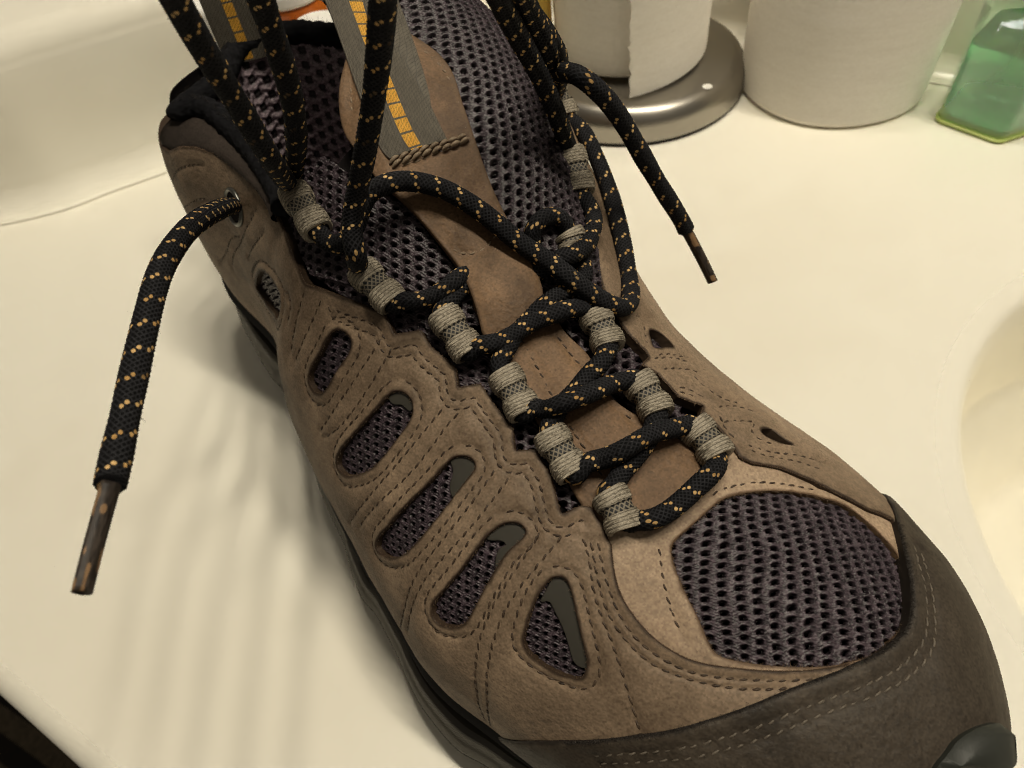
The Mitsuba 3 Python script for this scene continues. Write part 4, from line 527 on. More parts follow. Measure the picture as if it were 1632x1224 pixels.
def bottle(key, c, z0, r_body, h_body, r_cap, h_cap, body, cap, lab, cat, ridges=0, lip=True):
    labels[key] = {'label': lab, 'category': cat}
    v, f, uv = lathe(rounded([(0.0005, z0), (r_body - 0.002, z0), (r_body, z0 + 0.003), (r_body, z0 + h_body), (r_body * 0.8, z0 + h_body + 0.002)], 0.003), (*c, 0), 72)
    put(key + '__body', (v, f[:, ::-1]), body, True)
    z1 = z0 + h_body + 0.001
    if lip:
        p = rounded([(r_cap * 0.94, z1), (r_cap, z1 + 0.001), (r_cap, z1 + h_cap * 0.30), (r_cap * 0.975, z1 + h_cap * 0.36), (r_cap * 0.965, z1 + h_cap * 0.9), (r_cap * 0.90, z1 + h_cap), (0.0005, z1 + h_cap * 1.01)], 0.0012)
    else:
        p = rounded([(r_cap * 0.94, z1), (r_cap, z1 + 0.001), (r_cap, z1 + h_cap * 0.9), (r_cap * 0.92, z1 + h_cap), (0.0005, z1 + h_cap)], 0.0015)
    v, f, uv = lathe(p, (*c, 0), 240)
    if ridges:
        a = np.arctan2(v[:, 1] - c[1], v[:, 0] - c[0]); zr = (v[:, 2] - z1) / h_cap
        k = 1 + 0.016 * np.cos(ridges * a) * ((zr > 0.33) & (zr < 0.97))
        v[:, 0] = c[0] + (v[:, 0] - c[0]) * k; v[:, 1] = c[1] + (v[:, 1] - c[1]) * k
    put(key + '__cap', (v, f[:, ::-1]), cap, True)


bottle('jar', (-0.1135, 0.366), 0.0005, 0.0150, 0.066, 0.0165, 0.022, 'dull_green_plastic', 'white_plastic', 'small green jar with a ridged white screw cap behind the heel', 'jar', ridges=60)
bottle('pill_bottle', (-0.0800, 0.386), 0.0005, 0.0168, 0.0745, 0.0178, 0.018, 'orange_plastic', 'white_plastic', 'orange pill bottle with a wide white cap behind the heel', 'pill bottle')
bottle('white_bottle', (-0.0640, 0.350), 0.0005, 0.0115, 0.0635, 0.0120, 0.012, 'white_plastic', 'white_plastic', 'small plain white bottle in front of the orange pill bottle', 'bottle', lip=False)
bottle('green_bottle', (-0.049, 0.400), 0.0005, 0.0150, 0.110, 0.010, 0.015, 'green_plastic', 'white_plastic', 'tall green plastic bottle behind the small white bottle', 'bottle')
bottle('yellow_bottle', (0.0435, 0.388), 0.0005, 0.0118, 0.10, 0.009, 0.015, 'yellow_plastic', 'white_plastic', 'yellow bottle half hidden behind the tissue roll on the holder', 'bottle')
hair, hs = smooth_path([[-0.1965, 0.3795, 0.0022], [-0.186, 0.383, 0.0030], [-0.176, 0.3855, 0.0034], [-0.168, 0.386, 0.0026]], 0.0006)
v, f, uv = sweep(hair, hs, 0.00016, 6)
put('loose_hair', (v, f), 'black_foam', True, label='single dark hair lying at the foot of the side splash', cat='hair')


# ------------------------------------------------------------------ the shoe: its body surface
th_ = math.radians(-64.25)
AX = np.array([math.cos(th_), math.sin(th_), 0]); BX = np.array([-math.sin(th_), math.cos(th_), 0]); OX = np.array([-0.01708906, 0.03818111, 0.0])
ST = np.array(D['ST'])
FN_ = [PchipInterpolator(ST[:, 0], ST[:, k]) for k in range(1, ST.shape[1])]
S0, S1, YS = ST[0, 0], ST[-1, 0], 0.2


def world(p):
    p = np.asarray(p, float)
    return OX + p[..., 0:1] * AX + p[..., 1:2] * BX + p[..., 2:3] * np.array([0, 0, 1.0])


def surf(s, v):
    """The shoe's body: s along it (heel -, toe +), v from the left sole edge (0) over the instep (0.5) to the right sole edge (1)."""
    s, v = np.broadcast_arrays(np.asarray(s, float), np.asarray(v, float))
    lL, zL, lr, h, lR, zR, nL, nR, bL, bR = [q(s) for q in FN_]
    left = v < .5
    t = np.clip(np.where(left, v * 2, (1 - v) * 2), 0, 1)
    n = np.where(left, nL, nR); ph = t * np.pi / 2
    x = np.cos(ph) ** (2 / n); y = np.sin(ph) ** (2 / n)
    l = lr + (np.where(left, lL, lR) - lr) * x + np.where(left, -bL, bR) * np.sin(np.pi * np.clip(t * 1.5, 0, 1))
    z0 = np.where(left, zL, zR)
    return np.stack([s, l, z0 + (h - z0) * y], -1)


def snorm(s, v):
    e = 2e-4
    a = surf(np.clip(s + e, S0, S1), v) - surf(np.clip(s - e, S0, S1), v); b = surf(s, np.clip(v + 1e-3, 0, 1)) - surf(s, np.clip(v - 1e-3, 0, 1))
    n = np.cross(a, b)
    return n / (np.linalg.norm(n, axis=-1, keepdims=True) + 1e-15)


if snorm(np.array([0.0]), np.array([0.5]))[0, 2] < 0:
    _sn = snorm
    snorm = lambda s, v: -_sn(s, v)   # noqa: E731


def on(xy, h):
    """plane points (s, 0.2 v) and a height above the body -> world"""
    s = np.clip(xy[:, 0], S0 + 1e-6, S1 - 1e-6); v = np.clip(xy[:, 1] / YS, 0.001, 0.999)
    return world(surf(s, v) + snorm(s, v) * np.asarray(h).reshape(-1, 1))


def pl(svs):
    a = np.array(svs, float); return np.c_[a[:, 0], a[:, 1] * YS]


def spline2(P, closed=False, n=None, step=0.0006):
    P = np.asarray(P, float)
    if closed:
        P = np.vstack([P, P[:1]])
    t = np.r_[0, np.cumsum(np.sqrt(np.linalg.norm(np.diff(P, axis=0), axis=1)) + 1e-9)]
    cs = CubicSpline(t, P, bc_type='periodic' if closed else 'not-a-knot') if len(P) > 2 else None
    if cs is None:
        return P[0] + np.linspace(0, 1, 60)[:, None] * (P[1] - P[0])
    q = cs(np.linspace(0, t[-1], 30 * len(P)))
    s = np.r_[0, np.cumsum(np.linalg.norm(np.diff(q, axis=0), axis=1))]
    k = n or max(6, int(s[-1] / step)); si = np.linspace(0, s[-1], k)
    return np.c_[np.interp(si, s, q[:, 0]), np.interp(si, s, q[:, 1])][: -1 if closed else None]


HEIGHTS = {}


def panel(key, poly, t0, t1, bsdf, stitches=(), r=0.00045, step=0.0011, puff=0.0003, thread=None, pitch=0.0026, wob=0.0004, label=None, extra=None, smooth=True):
    """A leather piece: poly in the plane (s, 0.2 v), lying between heights t0 and t1 above the body, edge rounded, pressed in along its stitch lines; its stitches become one part."""
    if not poly.is_valid:
        poly = poly.buffer(0)
    P, tri, d, ed = patch_mesh(poly, step, (0.0, r * 0.35, r * 0.9), min(step * 0.8, 0.0008))
    lines = [spline2(q) if len(q) > 2 else spline2(q) for q in stitches]
    k = np.clip(d / r, 0, 1)
    h = (t1 - t0 - r * 0.7) + r * 0.7 * np.sqrt(np.clip(1 - (1 - k) ** 2, 0, 1))
    sd = None
    if lines:
        kd = cKDTree(np.vstack(lines)); sd = kd.query(P)[0]
    def height(Q, dd=None):
        hh = 0
        if lines:
            q = kd.query(Q)[0] if dd is None else dd
            hh = hh - 0.00055 * np.exp(-(q / 0.00048) ** 2) + puff * (1 - np.exp(-(q / 0.0028) ** 2)) - puff * 0.5
        n3 = np.c_[Q * 90, np.full(len(Q), len(key) * 1.7)]
        return hh + wob * 2 * (meshkit.fbm(n3, 3) - 0.5)
    h = h + height(P, sd) * np.clip(d / 0.002, 0.25, 1)
    if extra is not None:
        h = h + extra(P)
    V = on(P, t0 + h)
    m = len(V)
    b = np.unique(ed); inv = np.full(m, -1); inv[b] = np.arange(len(b))
    V = np.vstack([V, on(P[b], t0 + h[b]), on(P[b], np.full(len(b), t0 - 0.0008))])
    i0, i1 = m + inv[ed[:, 0]], m + inv[ed[:, 1]]; j0, j1 = i0 + len(b), i1 + len(b)
    F = np.vstack([tri, np.stack([i1, i0, j0], 1), np.stack([i1, j0, j1], 1)])
    uv = np.r_[np.c_[d * 1000, P[:, 1] * 1000], np.c_[0 * b, P[b, 1] * 1000], np.c_[0 * b, P[b, 1] * 1000]]
    kk = put(key, (V, F), bsdf, smooth, uv=uv, label=label)
    if lines and thread:
        parts = []
        for L in lines:
            parts += stitch_run(L, lambda Q: t1 + height(Q) + (extra(Q) if extra is not None else 0), pitch)
        v, f = merge(parts)
        put(kk + '__stitching', (v, f), thread, True, kind='stuff')
    return kk


def fibres(key, E, N, bsdf, n, length=0.0009, w=0.00005):
    """short loose fibres along an edge: E points, N outward directions"""
    i = rng.integers(0, len(E) - 1, n); f = rng.random(n)[:, None]
    b = E[i] * (1 - f) + E[i + 1] * f
    d = N[i] + rng.normal(0, 0.75, (n, 3)); d /= np.linalg.norm(d, axis=1, keepdims=True)
    L = (length * (0.35 + rng.random(n) ** 2))[:, None]
    side = np.cross(d, rng.normal(size=(n, 3))); side /= np.linalg.norm(side, axis=1, keepdims=True)
    m = b + d * L * 0.55 + rng.normal(0, 0.12, (n, 3)) * L; t = m + (d + rng.normal(0, 0.5, (n, 3))) * L * 0.45
    b = b - d * 0.0002
    V = np.concatenate([b - side * w, b + side * w, m + side * w * 0.8, m - side * w * 0.8, t]); k = np.arange(n)
    F = np.vstack([np.stack([k, k + n, k + 2 * n], 1), np.stack([k, k + 2 * n, k + 3 * n], 1), np.stack([k + 3 * n, k + 2 * n, k + 4 * n], 1)])
    put(key, (V, F), bsdf, kind='stuff')


def edge_fibres(key, line, h, bsdf, n, **k):
    E = on(line, np.full(len(line), h)); up_ = on(line, np.full(len(line), h + 0.001)) - E; t_ = np.gradient(E, axis=0)
    N = np.cross(t_, up_); N /= np.linalg.norm(N, axis=1, keepdims=True) + 1e-12
    fibres(key, E, N * k.pop('sign', 1) + up_ / 0.001 * 0.5, bsdf, n, **k)


def stitch_run(L, hf, pitch, rad=0.00024, slant=0.20):
    """small thread stitches along L"""
    s = np.r_[0, np.cumsum(np.linalg.norm(np.diff(on(L, np.zeros(len(L))), axis=0), axis=1))]
    n = int(s[-1] / pitch); out = []
    if n < 1:
        return out
    th = np.linspace(0, 2 * np.pi, 7)[:-1]
    for k in range(n):
        a0 = (k + 0.04 + 0.04 * rng.random()) * pitch; a1 = a0 + pitch * (0.93 + 0.05 * rng.random())
        ss = np.linspace(a0, min(a1, s[-1]), 5)
        q = np.c_[np.interp(ss, s, L[:, 0]), np.interp(ss, s, L[:, 1])]
        dirv = q[-1] - q[0]; nn = np.array([-dirv[1], dirv[0]]) * slant
        q = q + np.linspace(-0.5, 0.5, 5)[:, None] * nn
        hh = hf(q) + np.array([-0.00040, 0.00008, 0.00020, 0.00008, -0.00040])
        c = on(q, hh); t = np.gradient(c, axis=0); t /= np.linalg.norm(t, axis=1, keepdims=True) + 1e-12
        N = on(q, hh + 1e-4) - c; N /= np.linalg.norm(N, axis=1, keepdims=True) + 1e-12; Bn = np.cross(t, N)
        rr = rad * np.array([0.55, 0.95, 1.0, 0.95, 0.55])
        V = c[:, None] + rr[:, None, None] * (np.cos(th)[None, :, None] * N[:, None] + 1.15 * np.sin(th)[None, :, None] * Bn[:, None])
        out.append((V.reshape(-1, 3), grid_faces(5, 6, True)))
    return out


def offset_line(L, d):
    g = LineString(L).parallel_offset(abs(d), 'left' if d > 0 else 'right', join_style=1)
    if g.geom_type != 'LineString':
        g = max(g.geoms, key=lambda q: q.length)
    c = np.array(g.coords)
    return resample(c, max(8, int(g.length / 0.0008)))


def resample(c, n):
    g = LineString(c); return np.array([g.interpolate(k / (n - 1), normalized=True).coords[0] for k in range(n)])


SHOE = 'hiking_shoe'
labels[SHOE] = {'label': 'brown leather trail shoe with dark mesh panels and loose black laces flecked with gold', 'category': 'shoe'}

# inner shell under everything
ss, vs = np.linspace(S0, S1, 220), np.linspace(0, 1, 140)
SS, VV = np.meshgrid(ss, vs, indexing='ij')
keep = ~((SS < -0.140) & (VV < 0.50) & (VV > 0.2) | (SS < -0.127) & (VV > 0.255) & (VV < 0.445) | (SS < -0.165) & (VV > 0.18) & (VV < 0.80))
Q = np.c_[SS.ravel(), VV.ravel() * YS]
v = on(Q, -0.0026)
f = grid_faces(len(ss), len(vs)); f = f[keep.ravel()[f].all(1)]
put(SHOE + '__inner_shell', (v, f[:, ::-1]), 'black_lining', True)

# --- knitted mesh
def knit(key, poly, fr, off, pa, pb, hole, depth=0.0011, step=0.00028, skew=0.0, stagger=0.5, label=None, amp=0.0003, tone=1.0):
    P = np.asarray(poly)
    g = Polygon(P).buffer(0)
    x0, y0, x1, y1 = g.bounds
    X = np.arange(x0, x1, step); Y = np.arange(y0, y1, step)
    XX, YY = np.meshgrid(X, Y, indexing='ij'); Q = np.c_[XX.ravel(), YY.ravel()]
    ins = contains_xy(g, Q[:, 0], Q[:, 1])
    o, J = np.array(fr[:2]), np.array(fr[2:]).reshape(2, 2)
    ij = (Q - o) @ J.T
    wv = 1.2 * (meshkit.noise(np.c_[ij / 60, np.full(len(ij), 2.0)]) - 0.5)
    a = ij[:, 0] / pa + 0.25 * wv; b = (ij[:, 1] + skew * ij[:, 0]) / pb + 0.25 * wv
    ca = np.floor(a); fa = a - ca - 0.5
    bb = b + stagger * (ca % 2); fb = bb - np.floor(bb) - 0.5
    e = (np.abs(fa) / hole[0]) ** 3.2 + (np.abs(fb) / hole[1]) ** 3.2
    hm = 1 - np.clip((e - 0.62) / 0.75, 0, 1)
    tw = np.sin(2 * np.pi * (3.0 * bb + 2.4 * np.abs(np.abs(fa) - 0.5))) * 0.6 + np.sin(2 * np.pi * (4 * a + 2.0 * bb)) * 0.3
    rib = np.cos(2 * np.pi * a) * -0.5
    h = amp * (0.9 * tw + 0.7 * rib) - depth * hm ** 1.2
    V = on(Q, off + h)
    F = grid_faces(len(X), len(Y)); F = F[ins[F].all(1)]; F = F[(hm[F] < 0.93).any(1)]
    used = np.unique(F); inv = np.full(len(V), -1); inv[used] = np.arange(len(used))
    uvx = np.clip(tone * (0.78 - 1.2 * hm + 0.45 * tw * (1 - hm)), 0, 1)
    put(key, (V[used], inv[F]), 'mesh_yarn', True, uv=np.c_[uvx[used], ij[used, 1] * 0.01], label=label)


FR = D['fr']
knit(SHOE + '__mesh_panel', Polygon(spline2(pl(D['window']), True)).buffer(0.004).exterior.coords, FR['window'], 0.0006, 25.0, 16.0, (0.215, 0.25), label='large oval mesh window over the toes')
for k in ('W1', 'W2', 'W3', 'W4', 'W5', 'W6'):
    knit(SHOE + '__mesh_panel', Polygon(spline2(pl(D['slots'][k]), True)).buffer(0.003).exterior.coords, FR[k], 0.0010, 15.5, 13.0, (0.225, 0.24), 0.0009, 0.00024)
for k in ('V1', 'V3'):
    knit(SHOE + '__mesh_panel', Polygon(spline2(pl(D['rslots'][k]), True)).buffer(0.003).exterior.coords, FR['window'], 0.0002, 25, 17, (0.29, 0.29), 0.0009, 0.0003)
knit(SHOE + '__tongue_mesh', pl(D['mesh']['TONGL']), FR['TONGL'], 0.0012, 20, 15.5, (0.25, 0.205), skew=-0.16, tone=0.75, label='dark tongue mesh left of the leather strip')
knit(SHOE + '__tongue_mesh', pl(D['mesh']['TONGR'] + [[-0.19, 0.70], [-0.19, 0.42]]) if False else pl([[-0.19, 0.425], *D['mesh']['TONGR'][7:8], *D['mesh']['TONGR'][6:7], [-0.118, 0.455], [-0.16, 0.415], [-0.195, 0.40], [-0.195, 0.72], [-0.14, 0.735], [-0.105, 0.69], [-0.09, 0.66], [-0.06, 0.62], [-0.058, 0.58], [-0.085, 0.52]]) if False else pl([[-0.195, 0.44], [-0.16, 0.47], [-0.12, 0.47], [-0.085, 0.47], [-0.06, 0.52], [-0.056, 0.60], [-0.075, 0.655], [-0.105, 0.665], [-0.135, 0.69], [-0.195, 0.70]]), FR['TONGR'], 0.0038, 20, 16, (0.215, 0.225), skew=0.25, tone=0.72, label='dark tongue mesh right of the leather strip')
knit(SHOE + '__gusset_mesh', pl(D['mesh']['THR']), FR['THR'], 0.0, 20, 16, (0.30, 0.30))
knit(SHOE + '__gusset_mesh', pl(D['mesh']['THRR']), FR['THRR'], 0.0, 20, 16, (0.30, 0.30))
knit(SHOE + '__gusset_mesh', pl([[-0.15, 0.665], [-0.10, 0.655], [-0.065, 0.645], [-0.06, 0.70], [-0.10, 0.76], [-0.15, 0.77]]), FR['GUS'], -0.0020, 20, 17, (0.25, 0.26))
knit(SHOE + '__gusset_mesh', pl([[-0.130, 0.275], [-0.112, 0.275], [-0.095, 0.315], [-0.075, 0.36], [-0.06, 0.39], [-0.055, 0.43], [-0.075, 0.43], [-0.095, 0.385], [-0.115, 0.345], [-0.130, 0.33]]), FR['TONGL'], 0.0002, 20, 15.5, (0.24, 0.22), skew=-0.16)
for k, bk in D['back'].items():
    panel(SHOE + '__slot_film', Polygon(spline2(pl(bk), True)), 0.0008, 0.0018, 'slot_film', r=0.0003, step=0.0012, wob=0.0001)

# --- vamp (pale piece round the toe mesh)
win = Polygon(spline2(pl(D['window']), True))
vt = D['vamptop']
vamp = Polygon(np.vstack([spline2(pl(vt)), pl([[-0.024, 0.66], [0.0, 0.715], [0.022, 0.775], [0.042, 0.74], [0.052, 0.62], [0.052, 0.50], [0.046, 0.40], [0.035, 0.345], [0.018, 0.345], [0.002, 0.35], [-0.012, 0.385]])])).buffer(0).difference(win)
panel(SHOE + '__vamp_panel', vamp, 0.0001, 0.0017, 'pale_leather', [pl(q) for q in D['stV']], thread='brown_thread', puff=0.0004)

# --- left side panel with its slots and the scalloped eyelet edge
ey = pl(D['eyel']); qf = pl(D['qfront']); ct = pl(D['coltop'])
slots = {k: Polygon(spline2(pl(q), True)) for k, q in D['slots'].items()}
under = pl([[0.040, 0.47], [0.0375, 0.38], [0.033, 0.29], [0.027, 0.21], [0.020, 0.12], [0.016, 0.0]])
qpoly = Polygon(np.vstack([ct, ey, spline2(qf), under, pl([[S0, 0.0], [S0, 0.13], [-0.21, 0.145], [-0.195, 0.165]])])).buffer(0)
qpoly = qpoly.buffer(-0.0006).buffer(0.0012).buffer(-0.0006)
for g in slots.values():
    qpoly = qpoly.difference(g)
eyec = pl([D['eyelet']])[0]
st = [pl(q) for q in D['stL']] + [pl(q) for q in D['stC']]
for k, g in slots.items():
    ring = g.buffer(0.0026 if k != 'W1' else 0.0022).exterior
    n = int(ring.length / 0.0008); st.append(np.array([ring.interpolate(i / n, normalized=True).coords[0] for i in range(n)]))
eye_dense = resample(ey, 200)
inside = qpoly.buffer(-0.001)
eg = LineString(ey[4:]).buffer(0.0030, join_style=1), LineString(ey[4:]).buffer(0.0050, join_style=1)
for g in eg:
    c_ = np.array([g.exterior.interpolate(i / 900, normalized=True).coords[0] for i in range(900)])
    ok = contains_xy(qpoly.buffer(-0.0022), c_[:, 0], c_[:, 1]) & (c_[:, 0] > -0.118) & (c_[:, 0] < -0.016)
    k0 = int(np.argmin(ok)); c_, ok = np.roll(c_, -k0, 0), np.roll(ok, -k0)
    run = c_[ok]
    if len(run) > 40:
        st.append(run)
st2 = []
for q in st:
    L = spline2(q) if len(q) < 30 else q
    m = contains_xy(inside, L[:, 0], L[:, 1])
    run = []
    for a, ok in zip(L, m):
        if ok:
            run.append(a)
        else:
            if len(run) > 6:
                st2.append(np.array(run))
            run = []
    if len(run) > 6:
        st2.append(np.array(run))
panel(SHOE + '__side_panel', qpoly, 0.0008, 0.0029, 'tan_leather', st2, thread='brown_thread', puff=0.0003, step=0.0008, label='left side leather with six mesh slots and stitched ribs')

# --- right side panel
re_ = pl(D['redge'])
rslots = [Polygon(spline2(pl(q), True)) for q in D['rslots'].values()]
rpoly = Polygon(np.vstack([re_, pl([[-0.10, 0.725], [-0.13, 0.755], [-0.165, 0.76], [-0.20, 0.80], [S0, 0.86], [S0, 1.0], [0.03, 1.0], [0.04, 0.80], [0.032, 0.725]])])).buffer(0)
rpoly = rpoly.buffer(-0.0005).buffer(0.001).buffer(-0.0005)
for g in rslots:
    rpoly = rpoly.difference(g)
st = [pl(q) for q in D['stR']]
panel(SHOE + '__side_panel', rpoly, 0.0008, 0.0030, 'tan_leather', st, thread='brown_thread', puff=0.0004, step=0.0010, label='right side leather')

# --- toe cap and bumper
rt_ = spline2(pl(D['randtop']))
cap = Polygon(np.vstack([rt_, pl([[0.016, 0.80], [0.011, 0.90], [0.008, 1.0], [S1, 1.0], [S1, 0.0], [-0.002, 0.0], [0.003, 0.06], [0.008, 0.12]])])).buffer(0)
s1_, s2_ = offset_line(rt_, -0.0040), offset_line(rt_, -0.0062)
if not contains_xy(cap, *s1_[len(s1_) // 2]):
    s1_, s2_ = offset_line(rt_, 0.0040), offset_line(rt_, 0.0062)
panel(SHOE + '__toe_cap', cap, 0.0012, 0.0041, 'dark_leather', [s1_[6:-4], s2_[6:-4]], thread='grey_thread', puff=0.0003, step=0.0011, r=0.0012, label='dark brown toe cap with two rows of stitching')
bp = Polygon(spline2(pl(D['bumper']), True)).buffer(0)
panel(SHOE + '__toe_bumper', bp, 0.002, 0.0085, 'bumper_rubber', r=0.004, step=0.0012, wob=0.0001, label='black rubber bumper at the toe')

# --- tongue
strip = Polygon(spline2(pl(D['strip']), True)).buffer(0)
panel(SHOE + '__tongue', strip, 0.0002, 0.0019, 'smooth_leather', [pl(q) for q in D['stT']], thread='brown_thread', puff=0.0003, label='smooth brown tongue strip under the crossed laces')
keep_p = Polygon(spline2(pl(D['keeper']), True)).buffer(0)


def arch(Q):
    c = pl([[-0.073, 0.497]])[0]
    return 0.0020 * np.exp(-(((Q[:, 0] - c[0]) / 0.013) ** 2)) * np.clip(1 - ((Q[:, 1] - c[1]) / 0.016) ** 2, 0, 1)


panel(SHOE + '__tongue__lace_keeper', keep_p, 0.0022, 0.0044, 'smooth_leather', [pl(q) for q in D['stK']], thread='pale_thread', puff=0.0003, extra=arch, label='upper tongue leather with pale stitching')

# pull strap of the tongue
wl, wr = spline2(pl(D['web'][0]), n=90), spline2(pl(D['web'][1]), n=90)
# carried on past the frame as a loop that folds back down
k = np.linspace(0, 1, 26)
row = wl[:, None] * (1 - k)[None, :, None] + wr[:, None] * k[None, :, None]
WL_ = on(row.reshape(-1, 2), 0.0052 + 0.0 * row[..., 0].ravel()).reshape(90, 26, 3)
ext = [WL_[0] + (WL_[0] - WL_[8]) / np.linalg.norm((WL_[0] - WL_[8])[13]) * d + np.array([0, 0, 0.25 * d]) for d in np.linspace(0.045, 0.0015, 30)]
WLF = np.concatenate([np.array(ext), WL_])
sl_ = np.r_[0, np.cumsum(np.linalg.norm(np.diff(WLF[:, 13], axis=0), axis=1))]
uv = np.stack(np.broadcast_arrays(k[None], sl_[:, None]), -1).reshape(-1, 2)
nn = np.cross(WLF[1:, 13] - WLF[:-1, 13], WLF[:-1, -1] - WLF[:-1, 0]); nn = np.vstack([nn, nn[-1:]]); nn /= np.linalg.norm(nn, axis=1, keepdims=True)
if nn[60] @ np.array([0, 0, 1.0]) < 0:
    nn = -nn
lo = WLF - nn[:, None] * 0.0014
gf = grid_faces(len(WLF), 26)
tp = WLF[5, 0]
V, F, U = merge([(WLF.reshape(-1, 3), gf, uv), (lo.reshape(-1, 3), gf[:, ::-1], uv)])
sidev = []
for col in (0, 25):
    sidev.append((np.concatenate([WLF[:, col], lo[:, col]]), grid_faces(2, len(WLF)), np.c_[np.full(2 * len(WLF), 0.02), np.tile(sl_, 2)]))
endv = (np.concatenate([WLF[-1], lo[-1]]), grid_faces(2, 26), np.c_[np.tile(k, 2), np.full(52, sl_[-1])])
V, F, U = merge([(V, F, U), *sidev, endv])
put(SHOE + '__tongue__pull_strap', (V, F), 'strap_webbing', True, uv=U, label='grey woven pull strap with a dashed orange stripe')
bl = np.array([wl[-1], wr[-1]]); bdir = bl[1] - bl[0]
bart = []
for dd in (0.0006, 0.0018):
    L = np.linspace(bl[0] - 0.05 * bdir, bl[1] + 0.18 * bdir, 60) + (wl[-1] - wl[-8]) / np.linalg.norm(wl[-1] - wl[-8]) * dd
    bart += stitch_run(L, lambda Q: np.full(len(Q), 0.0052), 0.0026, 0.0005, 0.5)
v, f = merge(bart)
put(SHOE + '__tongue__strap_stitching', (v, f), 'pale_thread', True, kind='stuff')

# --- collar: dark leather above the side panel, fleece rim, lining, heel pull
rim = world(np.array(D['rimfront'])); heel = world(np.array(D['rimheel']))
ctw = on(resample(ct, 7)[::-1] - [0, 0.0016], 0.0014)                      # from the front of the collar to the back
rimp, _ = smooth_path(rim, k=60); ctp, _ = smooth_path(np.vstack([ctw, on(pl([[-0.205, 0.145]]), 0.0014)]), k=60)
out_dir = -BX
rows = []
for t in np.linspace(0, 1, 14):
    bul = math.sin(math.pi * t) ** 0.8
    rows.append(ctp * (1 - t) + rimp * t + out_dir * 0.0035 * bul + np.array([0, 0, 0.0010 * bul]))
V = np.array(rows); d = np.broadcast_to(np.linspace(4, 2, 14)[:, None], V.shape[:2])
put(SHOE + '__collar', (V.reshape(-1, 3), grid_faces(14, 60)), 'collar_leather', True, uv=np.c_[d.ravel(), V[..., 2].ravel() * 1000], label='dark smooth padded collar leather')
full = np.vstack([rim, heel[:7]])
rp, rs = smooth_path(full, 0.0012)
v, f, uv = sweep(rp, rs, 0.0038, 22)
v = v + (meshkit.fbm(v * 700, 2) - 0.5)[:, None] * 0.0013
put(SHOE + '__collar_rim', (v, f), 'black_fleece', True, label='black fleece collar rim')
# lining: from the rim down into the shoe, sloped inward to catch more light
lp_, ls_ = smooth_path(full, k=420)
drop = np.linspace(0, 0.085, 300)
cen = lp_.mean(0)
L3 = np.array([lp_ + np.array([0, 0, -1.0]) * z + (cen - lp_) * np.array([1, 1, 0]) * (0.06 + 5.2 * z) for z in drop])
sa = np.broadcast_to(ls_[None], L3.shape[:2]); za = np.broadcast_to(drop[:, None], L3.shape[:2])
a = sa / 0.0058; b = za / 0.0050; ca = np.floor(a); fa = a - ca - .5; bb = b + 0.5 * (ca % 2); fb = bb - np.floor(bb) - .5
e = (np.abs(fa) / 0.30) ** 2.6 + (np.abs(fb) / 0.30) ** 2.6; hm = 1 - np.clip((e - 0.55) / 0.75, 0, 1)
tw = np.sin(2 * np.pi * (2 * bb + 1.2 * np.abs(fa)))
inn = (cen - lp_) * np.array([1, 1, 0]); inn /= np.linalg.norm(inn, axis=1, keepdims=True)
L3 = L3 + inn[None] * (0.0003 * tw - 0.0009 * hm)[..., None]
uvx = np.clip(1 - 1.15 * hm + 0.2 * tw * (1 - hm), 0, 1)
put(SHOE + '__collar_lining', (L3.reshape(-1, 3), grid_faces(*L3.shape[:2])), 'lit_lining_yarn', True, uv=np.c_[uvx.ravel(), za.ravel() * 100], label='dark mesh lining inside the heel, its colour lightened to look lit')
# outer heel: from the rim outwards and down to the sole
oc, _ = smooth_path(np.vstack([rim[-2:], heel[:5]]), k=80)
nrm = oc - cen; nrm[:, 2] = 0; nrm /= np.linalg.norm(nrm, axis=1, keepdims=True)
rows = [oc + nrm * o + np.array([0, 0, -z]) for o, z in ((0.002, 0.002), (0.008, 0.008), (0.012, 0.025), (0.014, 0.05), (0.014, 0.075))]
V = np.array(rows)
put(SHOE + '__heel_counter', (V.reshape(-1, 3), grid_faces(len(rows), 80)), 'collar_leather', True, uv=np.c_[np.full(V.size // 3, 4.0), V[..., 2].ravel() * 1000])
# heel pull loop
hp = heel[1] * 0.35 + heel[2] * 0.65; hn = hp - cen; hn[2] = 0; hn /= np.linalg.norm(hn)
tang = np.cross([0, 0, 1.0], hn)
path = np.array([hp - hn * 0.002 + [0, 0, -0.004], hp + hn * 0.001 + [0, 0, 0.012], hp + hn * 0.006 + [0, 0, 0.030], hp + hn * 0.014 + [0, 0, 0.041], hp + hn * 0.022 + [0, 0, 0.030], hp + hn * 0.020 + [0, 0, 0.002], hp + hn * 0.017 + [0, 0, -0.03]])
pp, ps = smooth_path(path, k=90); kx = np.linspace(0, 1, 20)
W3 = pp[:, None] + (kx - 0.5)[None, :, None] * 0.0165 * tang
pn = np.cross(np.gradient(pp, axis=0), tang); pn /= np.linalg.norm(pn, axis=1, keepdims=True)
uv = np.stack(np.broadcast_arrays(kx[None], ps[:, None]), -1).reshape(-1, 2); gf = grid_faces(90, 20)
V, F, U = merge([(W3.reshape(-1, 3), gf, uv), ((W3 + pn[:, None] * 0.0013).reshape(-1, 3), gf[:, ::-1], uv)] +
                [(np.concatenate([W3[:, c], W3[:, c] + pn * 0.0013]), grid_faces(2, 90), np.c_[np.full(180, 0.02), np.tile(ps, 2)]) for c in (0, 19)])
put(SHOE + '__heel_pull', (V, F), 'strap_webbing', True, uv=U, label='woven heel pull loop with an orange stripe')

